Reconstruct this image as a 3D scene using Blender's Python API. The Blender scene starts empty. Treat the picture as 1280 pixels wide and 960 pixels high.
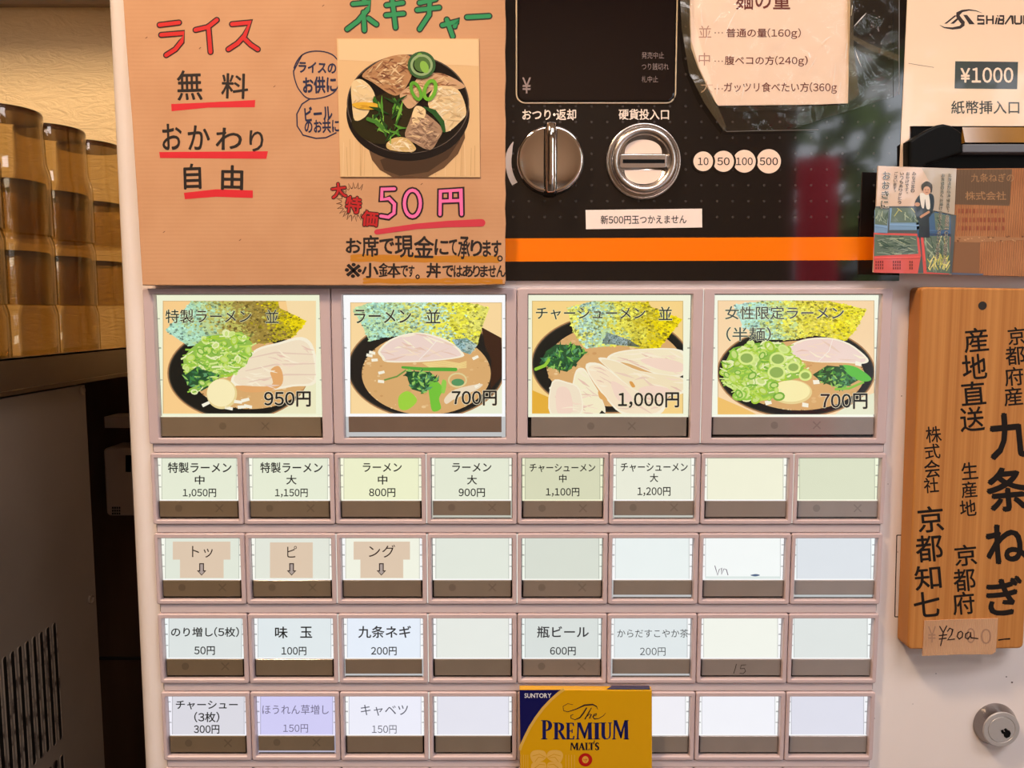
import bpy, math, random
from mathutils import Vector, Matrix
from math import sin, cos, pi, radians, tan, atan2, hypot

SC = bpy.context.scene
COL = SC.collection
random.seed(7)

# ------------------------------------------------------------------ camera
W_, H_, FPX = 1280.0, 960.0, 960.0
PITCH = radians(5.4)
DIST = 0.4608
TGT = Vector((0, 0, 1.25))
FWD = Vector((0, cos(PITCH), -sin(PITCH)))
UPV = Vector((0, sin(PITCH), cos(PITCH)))
CAM = TGT - FWD * DIST
cd = bpy.data.cameras.new('camera')
cd.sensor_width = 36.0
cd.lens = 36.0 * FPX / W_
cd.clip_start = 0.01
cam = bpy.data.objects.new('camera', cd)
cam.location = CAM
cam.rotation_euler = (pi / 2 - PITCH, 0, 0)
COL.objects.link(cam)
SC.camera = cam

# ------------------------------------------------------------------ view + world
vs = SC.view_settings
vs.view_transform = 'Standard'
vs.look = 'None'
vs.gamma = 1.0
vs.use_curve_mapping = False
vs.exposure = 0.0
SC.cycles.transparent_max_bounces = 64      # many nested clear tumblers in a row
wd = bpy.data.worlds.new('world')
SC.world = wd
wd.use_nodes = True
bg = wd.node_tree.nodes['Background']
bg.inputs[0].default_value = (0.88, 0.93, 1.0, 1)
bg.inputs[1].default_value = 5.2


def area_light(name, loc, aim, sx, sy, power, color, spread=180):
    l = bpy.data.lights.new(name, 'AREA')
    l.shape = 'RECTANGLE'
    l.size, l.size_y = sx, sy
    l.energy = power
    l.color = color
    l.spread = radians(spread)
    o = bpy.data.objects.new(name, l)
    o.location = loc
    d = Vector(aim) - Vector(loc)
    o.rotation_euler = d.to_track_quat('-Z', 'Y').to_euler()
    COL.objects.link(o)
    return o


area_light('ceiling_lamp_light', (-0.50, -0.50, 2.30), (-0.35, 0.15, 1.2), 0.16, 0.16, 18.0, (1.0, 0.72, 0.46))
area_light('front_wall_fill_light', (0.1, -1.55, 2.45), (0.2, -1.7, 0.0), 0.5, 0.5, 8.5, (1.0, 0.90, 0.84))  # added fill: brightens the front wall so the chrome has something to reflect
area_light('ceiling_tube_light', (0.55, -0.85, 2.44), (0.25, 0.0, 1.1), 0.9, 0.35, 14.0, (1.0, 0.96, 0.97))
pl = area_light('doorway_portal', (1.75, -2.42, 1.15), (1.75, 0.0, 1.15), 1.7, 2.2, 1.0, (1, 1, 1))
pl.data.cycles.is_portal = True

# ------------------------------------------------------------------ helpers


def s2l(c):
    out = []
    for v in c[:3]:
        v = v / 255.0
        out.append(v / 12.92 if v <= 0.04045 else ((v + 0.055) / 1.055) ** 2.4)
    return tuple(out)


def ray(px, py):
    return FWD + Vector((1, 0, 0)) * ((px - W_ / 2) / FPX) + UPV * ((H_ / 2 - py) / FPX)


def U(px, py, d=0.0):
    """point of the plane y = d seen at a pixel"""
    r = ray(px, py)
    return CAM + r * ((d - CAM.y) / r.y)


def UX(px, py, X):
    """point of the plane x = X seen at a pixel"""
    r = ray(px, py)
    return CAM + r * ((X - CAM.x) / r.x)


ORG = {}


class MB:
    def __init__(self):
        self.v = []; self.f = []; self.m = []; self.c = []; self.s = []
        self.mats = []
        self.clip = None; self.k = 0

    def mi(self, m):
        if m not in self.mats:
            self.mats.append(m)
        return self.mats.index(m)

    def face(self, pts, mat, col=(200, 200, 200), smooth=False):
        n = len(self.v)
        self.v.extend([tuple(p) for p in pts])
        self.f.append(list(range(n, n + len(pts))))
        self.m.append(self.mi(mat)); self.c.append(col); self.s.append(smooth)

    def grid(self, rows, mat, col=(200, 200, 200), smooth=True, close=False):
        """bridge equal-length loops of points with quads (shared vertices)"""
        n0 = len(self.v); k = len(rows[0])
        for r in rows:
            self.v.extend([tuple(p) for p in r])
        mi = self.mi(mat)
        for i in range(len(rows) - 1):
            for j in range(k if close else k - 1):
                a = n0 + i * k + j; b = n0 + i * k + (j + 1) % k
                self.f.append([a, b, b + k, a + k]); self.m.append(mi); self.c.append(col); self.s.append(smooth)

    # ---- solids
    def box(self, a, b, mat, col=(200, 200, 200)):
        x0, y0, z0 = a; x1, y1, z1 = b
        P = [(x0, y0, z0), (x1, y0, z0), (x1, y1, z0), (x0, y1, z0), (x0, y0, z1), (x1, y0, z1), (x1, y1, z1), (x0, y1, z1)]
        for q in ((3, 2, 1, 0), (4, 5, 6, 7), (0, 1, 5, 4), (1, 2, 6, 5), (2, 3, 7, 6), (3, 0, 4, 7)):
            self.face([P[i] for i in q], mat, col)

    def lathe(self, prof, ctr, axis, mat, col=(200, 200, 200), n=48, smooth=True, cap0=False, cap1=False):
        """profile of (radius, height along axis) turned about an axis through ctr"""
        ax = Vector(axis).normalized()
        t = Vector((1, 0, 0)) if abs(ax.x) < 0.9 else Vector((0, 0, 1))
        e1 = ax.cross(t).normalized(); e2 = ax.cross(e1).normalized()
        C = Vector(ctr)
        rows = [[C + ax * h + (e1 * cos(2 * pi * j / n) + e2 * sin(2 * pi * j / n)) * r for j in range(n)] for r, h in prof]
        self.grid(rows, mat, col, smooth, close=True)
        if cap0: self.face(rows[0], mat, col)
        if cap1: self.face(rows[-1], mat, col)

    def tube(self, pts, r, mat, col=(200, 200, 200), n=8, cap=True):
        pts = [Vector(p) for p in pts]
        rows = []
        for i, p in enumerate(pts):
            d = (pts[min(i + 1, len(pts) - 1)] - pts[max(i - 1, 0)]).normalized()
            t = Vector((0, 0, 1)) if abs(d.z) < 0.9 else Vector((1, 0, 0))
            e1 = d.cross(t).normalized(); e2 = d.cross(e1)
            rows.append([p + (e1 * cos(2 * pi * j / n) + e2 * sin(2 * pi * j / n)) * r for j in range(n)])
        self.grid(rows, mat, col, True, close=True)
        if cap:
            self.face(rows[0], mat, col); self.face(rows[-1], mat, col)

    def prism(self, loop, y0, y1, mat, col=(200, 200, 200), bev=0.0, front=None, smooth=False):
        """outline (x, z) pushed from y0 (back) to y1 (front, smaller y) with a chamfered front edge"""
        n = len(loop)
        cx = sum(p[0] for p in loop) / n; cz = sum(p[1] for p in loop) / n

        def inset(b):
            out = []
            A = sum(loop[i][0] * loop[(i + 1) % n][1] - loop[(i + 1) % n][0] * loop[i][1] for i in range(n))
            sg = 1 if A > 0 else -1
            for i in range(n):
                p0 = loop[i - 1]; p1 = loop[i]; p2 = loop[(i + 1) % n]
                d1 = Vector((p1[0] - p0[0], p1[1] - p0[1])); d2 = Vector((p2[0] - p1[0], p2[1] - p1[1]))
                if d1.length < 1e-9: d1 = d2
                if d2.length < 1e-9: d2 = d1
                n1 = Vector((-d1.y, d1.x)).normalized() * sg; n2 = Vector((-d2.y, d2.x)).normalized() * sg
                m = (n1 + n2)
                m = m / max(0.3, m.dot(m) / 2)
                out.append((p1[0] + m.x * b, p1[1] + m.y * b))
            return out
        rows = [[(x, y0, z) for x, z in loop]]
        if bev > 0:
            for a in (0, 30, 60, 90):
                b = bev * (1 - cos(radians(a))); h = bev * sin(radians(a))
                rows.append([(x, y1 + bev - h, z) for x, z in inset(b)])
        else:
            rows.append([(x, y1, z) for x, z in loop])
        self.grid(rows, mat, col, smooth, close=True)
        self.face(rows[-1], front or mat, col)
        self.face(rows[0], mat, col)

    # ---- flat prints, in photo pixels unprojected on the plane y = d
    def poly(self, pts, d, mat, col):
        if self.clip:
            pts = clip_rect(pts, self.clip)
            if len(pts) < 3: return
        self.face([U(x, y, d) for x, y in pts], mat, col)

    def rect(self, x0, y0, x1, y1, d, mat, col):
        self.poly([(x0, y0), (x1, y0), (x1, y1), (x0, y1)], d, mat, col)

    def ell(self, cx, cy, rx, ry, d, mat, col, rot=0, n=40, a0=0, a1=360):
        self.poly([(cx + rx * cos(t) * cos(rot) - ry * sin(t) * sin(rot), cy + rx * cos(t) * sin(rot) + ry * sin(t) * cos(rot))
                   for t in [radians(a0) + radians(a1 - a0) * i / n for i in range(n if a1 - a0 == 360 else n + 1)]], d, mat, col)

    def ring(self, cx, cy, rx, ry, w, d, mat, col, rot=0, n=18, a0=0, a1=360):
        pts = []
        for i in range(n + 1):
            t = radians(a0 + (a1 - a0) * i / n)
            pts.append((cx + rx * cos(t) * cos(rot) - ry * sin(t) * sin(rot), cy + rx * cos(t) * sin(rot) + ry * sin(t) * cos(rot)))
        self.stroke(pts, w, d, mat, col, caps=False)

    def stroke(self, pts, w, d, mat, col, caps=True):
        ws = w if isinstance(w, (list, tuple)) else [w] * len(pts)
        L = []; R = []
        for i, p in enumerate(pts):
            a = pts[max(i - 1, 0)]; b = pts[min(i + 1, len(pts) - 1)]
            if a == b: b = (a[0] + 1, a[1])
            closed = pts[0] == pts[-1] and len(pts) > 2
            if closed and i in (0, len(pts) - 1):
                a = pts[-2]; b = pts[1]
            dx, dy = b[0] - a[0], b[1] - a[1]
            l = hypot(dx, dy) or 1.0
            nx, ny = -dy / l, dx / l
            k = 1.0
            if 0 < i < len(pts) - 1:
                ex, ey = p[0] - a[0], p[1] - a[1]; el = hypot(ex, ey) or 1
                k = min(1.5, 1.0 / max(0.35, abs(-ey / el * nx + ex / el * ny)))
            h = ws[i] / 2 * k
            L.append((p[0] + nx * h, p[1] + ny * h)); R.append((p[0] - nx * h, p[1] - ny * h))
        self.k = (self.k + 1) % 14
        d = d - self.k * 1.6e-6
        for i in range(len(pts) - 1):
            self.poly([L[i], L[i + 1], R[i + 1], R[i]], d, mat, col)
        if caps and pts[0] != pts[-1]:
            for e, f, h in ((0, 1, ws[0] / 2), (-1, -2, ws[-1] / 2)):
                a = atan2(pts[e][1] - pts[f][1], pts[e][0] - pts[f][0])
                self.poly([(pts[e][0] + h * cos(a + t), pts[e][1] + h * sin(a + t)) for t in [pi * (q / 6 - .5) for q in range(7)]], d, mat, col)

    def text(self, body, x0, y0, x1, y1, d, mat, col, bold=0.0, rot=0.0, halo=None, hb=0.03):
        """lettering stretched into a pixel box; heavier weights are overprinted a few times"""
        if halo is not None:
            self._text(body, x0, y0, x1, y1, d + 0.00003, mat, halo, bold + hb, rot)
        self._text(body, x0, y0, x1, y1, d, mat, col, bold, rot)

    def _text(self, body, x0, y0, x1, y1, d, mat, col, bold, rot):
        V, F, (gx0, gy0, gx1, gy1) = glyphs(body)
        sx = (x1 - x0) / max(1e-6, gx1 - gx0); sy = (y1 - y0) / max(1e-6, gy1 - gy0)
        cx, cy = (x0 + x1) / 2, (y0 + y1) / 2
        cr, sr = cos(rot), sin(rot)
        mi = self.mi(mat)
        if bold < .004: offs = [(0, 0)]
        elif bold < .03: offs = [(-bold, -bold * .4), (bold, bold * .4), (-bold * .4, bold), (bold * .4, -bold)]
        else: offs = [(bold * cos(q * pi / 4), bold * sin(q * pi / 4)) for q in range(8)] + [(0, 0)]
        for k, (ox, oy) in enumerate(offs):
            n = len(self.v); dk_ = d - k * 2e-6
            for gx, gy in V:
                px = x0 + (gx + ox - gx0) * sx - cx; py = y1 - (gy + oy - gy0) * sy - cy
                self.v.append(tuple(U(cx + px * cr - py * sr, cy + px * sr + py * cr, dk_)))
            for f in F:
                self.f.append([n + i for i in f]); self.m.append(mi); self.c.append(col); self.s.append(False)

    def build(self, name, parent=None, org=None, label=None):
        me = bpy.data.meshes.new(name)
        if org is None:
            org = ORG[parent.name] if parent is not None else Vector((0, 0, 0))
        org = Vector(org)
        me.from_pydata([(x - org.x, y - org.y, z - org.z) for x, y, z in self.v], [], self.f)
        for m in self.mats: me.materials.append(m)
        me.polygons.foreach_set('material_index', self.m)
        me.polygons.foreach_set('use_smooth', self.s)
        at = me.color_attributes.new('Col', 'FLOAT_COLOR', 'CORNER')
        buf = []
        cache = {}
        for f, c in zip(self.f, self.c):
            if c not in cache: cache[c] = s2l(c) + (1.0,)
            buf.extend(cache[c] * len(f))
        at.data.foreach_set('color', buf)
        me.update()
        o = bpy.data.objects.new(name, me)
        COL.objects.link(o)
        ORG[o.name] = org
        if parent is not None:
            o.parent = parent
            o.location = org - ORG[parent.name]
        else:
            o.location = org
        if label: o['label'] = label
        return o


def clip_rect(pts, r):
    x0, y0, x1, y1 = r
    for ax, lim, sg in ((0, x0, 1), (0, x1, -1), (1, y0, 1), (1, y1, -1)):
        out = []
        for i in range(len(pts)):
            a = pts[i - 1]; b = pts[i]
            da = (a[ax] - lim) * sg; db = (b[ax] - lim) * sg
            if (da >= 0) != (db >= 0):
                t = da / (da - db)
                out.append((a[0] + (b[0] - a[0]) * t, a[1] + (b[1] - a[1]) * t))
            if db >= 0: out.append(b)
        pts = out
        if not pts: return []
    return pts


GC = {}
FW = {c: chr(ord(c) + 0xFEE0) for c in '0123456789,()g'}
NARROW = set('0123456789,()g・¥')


def glyph(ch):
    """outline mesh of one character in em units"""
    if ch in GC: return GC[ch]
    c = bpy.data.curves.new('lettering', 'FONT')
    c.body = FW.get(ch, ch); c.size = 1.0; c.resolution_u = 3
    c.fill_mode = 'FRONT'
    o = bpy.data.objects.new('lettering', c)
    COL.objects.link(o)
    dg = bpy.context.evaluated_depsgraph_get()
    m = o.evaluated_get(dg).to_mesh()
    v = [(p.co.x, p.co.y) for p in m.vertices]
    f = [list(p.vertices) for p in m.polygons]
    o.evaluated_get(dg).to_mesh_clear()
    bpy.data.objects.remove(o); bpy.data.curves.remove(c)
    GC[ch] = (v, f)
    return GC[ch]


EM = []


def glyphs(body):
    """one line of lettering: full-width characters keep their cell, digits and marks are set tight"""
    if not EM:
        c = bpy.data.curves.new('lettering', 'FONT'); c.body = '口口'
        o = bpy.data.objects.new('lettering', c); COL.objects.link(o)
        dg = bpy.context.evaluated_depsgraph_get(); m = o.evaluated_get(dg).to_mesh()
        w2 = max(p.co.x for p in m.vertices) - min(p.co.x for p in m.vertices)
        o.evaluated_get(dg).to_mesh_clear(); bpy.data.objects.remove(o); bpy.data.curves.remove(c)
        g = glyph('口')[0]
        EM.append(w2 - (max(p[0] for p in g) - min(p[0] for p in g)))
    A = EM[0]
    V = []; F = []; x = 0.0
    for ch in body:
        v, f = glyph(ch)
        x0 = min(p[0] for p in v); x1 = max(p[0] for p in v)
        n = len(V)
        if ch in NARROW or ch.isascii():
            pad = .05 * A if ch not in '1,' else .075 * A
            V += [(x + pad + p[0] - x0, p[1]) for p in v]; x += x1 - x0 + 2 * pad
        else:
            V += [(x + p[0], p[1]) for p in v]; x += A
        F += [[n + i for i in q] for q in f]
    xs = [p[0] for p in V]; ys = [p[1] for p in V]
    return V, F, (min(xs), min(ys), max(xs), max(ys))


def thing(name, label, cat, loc, group=None):
    o = bpy.data.objects.new(name, None)
    o.empty_display_size = 0.02
    o.location = loc
    COL.objects.link(o)
    ORG[o.name] = Vector(loc)
    tag(o, label, cat, group)
    return o


def tag(o, label, cat, group=None):
    o['label'] = label; o['category'] = cat
    if group: o['group'] = group
    return o


def struct(o):
    o['kind'] = 'structure'
    return o


def inside(p, poly):
    x, y = p; r = False; n = len(poly)
    for i in range(n):
        x1, y1 = poly[i - 1]; x2, y2 = poly[i]
        if (y1 > y) != (y2 > y) and x < (x2 - x1) * (y - y1) / (y2 - y1) + x1: r = not r
    return r


def rpts(poly, n, rnd):
    xs = [p[0] for p in poly]; ys = [p[1] for p in poly]
    out = []; k = 0
    while len(out) < n and k < n * 40:
        k += 1
        p = (rnd.uniform(min(xs), max(xs)), rnd.uniform(min(ys), max(ys)))
        if inside(p, poly): out.append(p)
    return out


def rrect(x0, z0, x1, z1, r, k=5):
    out = []
    for cx, cz, a in ((x1 - r, z1 - r, 0), (x0 + r, z1 - r, 90), (x0 + r, z0 + r, 180), (x1 - r, z0 + r, 270)):
        for i in range(k + 1):
            t = radians(a + 90 * i / k)
            out.append((cx + r * cos(t), cz + r * sin(t)))
    return out


# ------------------------------------------------------------------ materials


def mat_new(name):
    m = bpy.data.materials.new(name)
    m.use_nodes = True
    nt = m.node_tree
    return m, nt, nt.nodes['Principled BSDF'], nt.nodes['Material Output']


def setp(b, **k):
    for a, v in k.items():
        n = {'base': 'Base Color', 'rough': 'Roughness', 'metal': 'Metallic', 'spec': 'Specular IOR Level', 'coat': 'Coat Weight', 'coatr': 'Coat Roughness',
             'emis': 'Emission Color', 'es': 'Emission Strength', 'sheen': 'Sheen Weight', 'ior': 'IOR', 'trans': 'Transmission Weight'}[a]
        if a in ('base', 'emis'): v = tuple(v) + (1,)
        b.inputs[n].default_value = v


def noise_bump(nt, b, scale, strength, dist=0.001, stretch=(1, 1, 1), detail=4, musgrave=False):
    tc = nt.nodes.new('ShaderNodeTexCoord'); mp = nt.nodes.new('ShaderNodeMapping')
    mp.inputs['Scale'].default_value = stretch
    nz = nt.nodes.new('ShaderNodeTexNoise'); nz.inputs['Scale'].default_value = scale; nz.inputs['Detail'].default_value = detail
    bp = nt.nodes.new('ShaderNodeBump'); bp.inputs['Strength'].default_value = strength; bp.inputs['Distance'].default_value = dist
    nt.links.new(tc.outputs['Object'], mp.inputs[0]); nt.links.new(mp.outputs[0], nz.inputs['Vector'])
    nt.links.new(nz.outputs['Fac'], bp.inputs['Height']); nt.links.new(bp.outputs[0], b.inputs['Normal'])
    return mp, nz


def ramp_noise(nt, scale, c0, c1, p0=0.35, p1=0.65, stretch=(1, 1, 1), detail=6, dist=0.0):
    tc = nt.nodes.new('ShaderNodeTexCoord'); mp = nt.nodes.new('ShaderNodeMapping')
    mp.inputs['Scale'].default_value = stretch
    nz = nt.nodes.new('ShaderNodeTexNoise'); nz.inputs['Scale'].default_value = scale; nz.inputs['Detail'].default_value = detail
    nz.inputs['Distortion'].default_value = dist
    rp = nt.nodes.new('ShaderNodeValToRGB')
    rp.color_ramp.elements[0].position = p0; rp.color_ramp.elements[1].position = p1
    rp.color_ramp.elements[0].color = s2l(c0) + (1,); rp.color_ramp.elements[1].color = s2l(c1) + (1,)
    nt.links.new(tc.outputs['Object'], mp.inputs[0]); nt.links.new(mp.outputs[0], nz.inputs['Vector']); nt.links.new(nz.outputs['Fac'], rp.inputs[0])
    return rp.outputs['Color']


def attr_mat(name, rough, spec=0.5, coat=0.0, emit=0.0, speckle=0.0, bump=None):
    """colour of each printed patch comes from its own colour attribute"""
    m, nt, b, out = mat_new(name)
    at = nt.nodes.new('ShaderNodeAttribute'); at.attribute_name = 'Col'
    src = at.outputs['Color']
    if speckle:
        tc = nt.nodes.new('ShaderNodeTexCoord'); nz = nt.nodes.new('ShaderNodeTexNoise')
        nz.inputs['Scale'].default_value = 60; nz.inputs['Detail'].default_value = 5
        mr = nt.nodes.new('ShaderNodeMapRange'); mr.inputs['To Min'].default_value = 1 - speckle; mr.inputs['To Max'].default_value = 1 + speckle
        mx = nt.nodes.new('ShaderNodeVectorMath'); mx.operation = 'SCALE'
        nt.links.new(tc.outputs['Object'], nz.inputs['Vector']); nt.links.new(nz.outputs['Fac'], mr.inputs['Value'])
        nt.links.new(src, mx.inputs[0]); nt.links.new(mr.outputs[0], mx.inputs['Scale']); src = mx.outputs[0]
    setp(b, rough=rough, spec=spec, coat=coat, coatr=0.03)
    if emit:
        setp(b, base=(0.0, 0.0, 0.0))
        nt.links.new(src, b.inputs['Emission Color']); b.inputs['Emission Strength'].default_value = emit
    else:
        nt.links.new(src, b.inputs['Base Color'])
    if bump: noise_bump(nt, b, *bump)
    return m


def plain(name, rgb, rough=0.5, metal=0.0, spec=0.5, coat=0.0, bump=None, vary=None):
    m, nt, b, out = mat_new(name)
    setp(b, base=s2l(rgb), rough=rough, metal=metal, spec=spec, coat=coat, coatr=0.03)
    if vary:
        nt.links.new(ramp_noise(nt, vary[0], rgb, vary[1], *vary[2:]), b.inputs['Base Color'])
    if bump: noise_bump(nt, b, *bump)
    return m


M = {}
M['print'] = attr_mat('printed_paper', 0.75, 0.25)
M['marker'] = attr_mat('marker_ink', 0.55, 0.4)
M['gloss'] = attr_mat('glossy_print', 0.12, 0.5, coat=0.6)
M['lit'] = attr_mat('backlit_print', 0.5, 0.2, emit=1.0, speckle=0.03)
M['edge'] = attr_mat('lit_acrylic', 0.3, 0.3, emit=1.0)
M['strip'] = attr_mat('tinted_plastic', 0.16, 0.5, coat=0.3, speckle=0.1)
M['black'] = attr_mat('black_acrylic', 0.06, 0.6, coat=0.25)
M['door'] = plain('white_enamel', (240, 230, 228), 0.32, bump=(90, 0.04, 0.0006), vary=(9, (231, 220, 217), 0.3, 0.75))
M['frame'] = plain('button_plastic', (200, 180, 183), 0.42)
M['rail'] = plain('rail_plastic', (206, 190, 193), 0.5)
M['dark'] = plain('black_plastic', (5, 5, 5), 0.5, spec=0.15)
M['darkgap'] = plain('dark_gap', (38, 33, 31), 0.8)
M['chrome'] = plain('chrome', (228, 222, 218), 0.09, 1.0, bump=(40, 0.012, 0.0003))
M['satin'] = plain('satin_steel', (214, 206, 200), 0.26, 1.0, bump=(200, 0.05, 0.0002))
M['lockmetal'] = plain('grey_plated_steel', (150, 143, 140), 0.2, 1.0)
M['facemetal'] = plain('matt_nickel', (196, 190, 188), 0.45, 0.55)
M['cream'] = attr_mat('cream_panel', 0.13, 0.5, coat=0.35)
M['stainless'] = plain('dull_stainless', (120, 110, 102), 0.36, 1.0, bump=(60, 0.05, 0.0006), vary=(6, (96, 88, 80), 0.3, 0.8))
M['panel'] = plain('grey_enamel', (116, 104, 94), 0.5, vary=(5, (94, 82, 72), 0.3, 0.75))
M['rust'] = plain('rusty_grille', (120, 104, 90), 0.7, vary=(80, (52, 36, 26), 0.5, 0.62))
M['floor'] = plain('floor_tile', (92, 80, 70), 0.5, vary=(6, (70, 60, 52), 0.3, 0.7))
M['ceil'] = plain('ceiling_board', (170, 150, 128), 0.9, bump=(60, 0.2, 0.001))
M['wallp'] = plain('dark_panelling', (92, 66, 48), 0.6, vary=(3, (70, 48, 34), 0.3, 0.7, (8, 8, 1)))
M['grey'] = plain('slate_plastic', (104, 108, 118), 0.4)
M['switch'] = plain('grey_box_plastic', (190, 176, 172), 0.6)


def make_plaster():
    m, nt, b, out = mat_new('textured_plaster')
    setp(b, base=s2l((242, 216, 168)), rough=0.85, spec=0.2)
    tc = nt.nodes.new('ShaderNodeTexCoord')
    mp = nt.nodes.new('ShaderNodeMapping'); mp.inputs['Scale'].default_value = (22, 1, 70)
    nz = nt.nodes.new('ShaderNodeTexNoise'); nz.inputs['Scale'].default_value = 1.0; nz.inputs['Detail'].default_value = 5; nz.inputs['Distortion'].default_value = 3.0
    bp = nt.nodes.new('ShaderNodeBump'); bp.inputs['Strength'].default_value = 0.55; bp.inputs['Distance'].default_value = 0.006
    nt.links.new(tc.outputs['Object'], mp.inputs[0]); nt.links.new(mp.outputs[0], nz.inputs['Vector'])
    nt.links.new(nz.outputs['Fac'], bp.inputs['Height']); nt.links.new(bp.outputs[0], b.inputs['Normal'])
    return m


def make_cardboard(name, base, dark, scale=620.0, along='Z', s=0.25):
    m, nt, b, out = mat_new(name)
    setp(b, rough=0.85, spec=0.15)
    nt.links.new(ramp_noise(nt, 30, dark, base, 0.25, 0.6, detail=8), b.inputs['Base Color'])
    tc = nt.nodes.new('ShaderNodeTexCoord')
    wv = nt.nodes.new('ShaderNodeTexWave'); wv.bands_direction = along
    wv.inputs['Scale'].default_value = scale / (2 * pi); wv.inputs['Distortion'].default_value = 0.6; wv.inputs['Detail'].default_value = 1.5
    bp = nt.nodes.new('ShaderNodeBump'); bp.inputs['Strength'].default_value = s; bp.inputs['Distance'].default_value = 0.0006
    nt.links.new(tc.outputs['Object'], wv.inputs['Vector']); nt.links.new(wv.outputs['Fac'], bp.inputs['Height']); nt.links.new(bp.outputs[0], b.inputs['Normal'])
    return m


def make_wood(name, c0, c1, sx=160, sz=3.0):
    m, nt, b, out = mat_new(name)
    setp(b, rough=0.5, spec=0.3)
    nt.links.new(ramp_noise(nt, 1.0, c0, c1, 0.32, 0.68, (sx, 20, sz), 5, 0.4), b.inputs['Base Color'])
    noise_bump(nt, b, 1.0, 0.15, 0.0004, (sx * 2, 20, sz * 2))
    return m


def make_clear(name, tint, rough=0.05, bump=None, k=1.0, haze=0.0, hcol=(220, 205, 170)):
    """clear sheet: see-through, gloss rising towards grazing view, an even milky part if hazy"""
    m, nt, b, out = mat_new(name)
    nt.nodes.remove(b)
    tr = nt.nodes.new('ShaderNodeBsdfTransparent'); tr.inputs[0].default_value = tuple(tint) + (1,)
    gs = nt.nodes.new('ShaderNodeBsdfGlossy'); gs.inputs['Roughness'].default_value = rough
    lw = nt.nodes.new('ShaderNodeLayerWeight'); lw.inputs['Blend'].default_value = 0.5
    pw = nt.nodes.new('ShaderNodeMath'); pw.operation = 'POWER'; pw.inputs[1].default_value = 4.5
    ma = nt.nodes.new('ShaderNodeMath'); ma.operation = 'MULTIPLY_ADD'; ma.inputs[1].default_value = 0.9 * k; ma.inputs[2].default_value = 0.04 * k
    ma.use_clamp = True
    mx = nt.nodes.new('ShaderNodeMixShader')
    nt.links.new(lw.outputs['Facing'], pw.inputs[0]); nt.links.new(pw.outputs[0], ma.inputs[0]); nt.links.new(ma.outputs[0], mx.inputs[0])
    base = tr.outputs[0]
    if haze:
        df = nt.nodes.new('ShaderNodeBsdfDiffuse'); df.inputs[0].default_value = s2l(hcol) + (1,)
        hm = nt.nodes.new('ShaderNodeMixShader'); hm.inputs[0].default_value = haze
        nt.links.new(base, hm.inputs[1]); nt.links.new(df.outputs[0], hm.inputs[2]); base = hm.outputs[0]
    nt.links.new(base, mx.inputs[1]); nt.links.new(gs.outputs[0], mx.inputs[2]); nt.links.new(mx.outputs[0], out.inputs[0])
    if bump:
        tc = nt.nodes.new('ShaderNodeTexCoord'); nz = nt.nodes.new('ShaderNodeTexNoise')
        nz.inputs['Scale'].default_value = bump[0]; nz.inputs['Detail'].default_value = 3; nz.inputs['Distortion'].default_value = 1.0
        bp = nt.nodes.new('ShaderNodeBump'); bp.inputs['Strength'].default_value = bump[1]; bp.inputs['Distance'].default_value = bump[2]
        nt.links.new(tc.outputs['Object'], nz.inputs['Vector']); nt.links.new(nz.outputs['Fac'], bp.inputs['Height'])
        nt.links.new(bp.outputs[0], gs.inputs['Normal']); nt.links.new(bp.outputs[0], lw.inputs['Normal'])
    return m


M['plaster'] = make_plaster()
M['card'] = make_cardboard('brown_cardboard', (205, 156, 118), (196, 146, 108), 900.0, 'Z', 0.035)
M['carton'] = make_cardboard('corrugated_carton', (186, 128, 88), (160, 104, 70), 1500.0, 'X', 0.6)
M['wood'] = make_wood('sign_wood', (174, 112, 54), (198, 136, 72), 420, 1.6)
M['tape'] = make_cardboard('paper_tape', (205, 162, 128), (190, 146, 112), 1800.0, 'X', 0.4)
M['lens'] = make_clear('clear_lens', (0.98, 0.98, 0.98), rough=0.06, k=0.6)
M['film'] = make_clear('clear_film', (0.97, 0.96, 0.94), rough=0.12, bump=(38, 0.5, 0.004), k=0.9, haze=.012)
M['crumple'] = make_clear('crumpled_tape', (0.72, 0.66, 0.52), rough=0.22, bump=(40, 0.5, 0.004), k=1.2, haze=.13, hcol=(176, 158, 120))
M['amber'] = make_clear('amber_plastic', (0.875, 0.82, 0.69), rough=0.05)
M['amberbase'] = make_clear('thick_amber_plastic', (0.26, 0.17, 0.12), rough=0.05)
M['amberwin'] = plain('amber_window', (120, 84, 30), 0.12, vary=(30, (150, 108, 44), 0.3, 0.7, (1, 1, 0.2)))
M['leaf'] = plain('tree_leaves', (128, 150, 62), 0.6, vary=(14, (70, 92, 36), 0.35, 0.65))
M['red'] = plain('red_cloth', (226, 36, 62), 0.8)
M['wallf'] = plain('beige_wallpaper', (206, 178, 150), 0.85, bump=(50, .2, .001))
M['house'] = plain('pale_render', (206, 204, 206), 0.8, vary=(2, (150, 150, 156), 0.4, 0.6))
M['ground'] = plain('asphalt', (110, 110, 112), 0.9)

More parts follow.
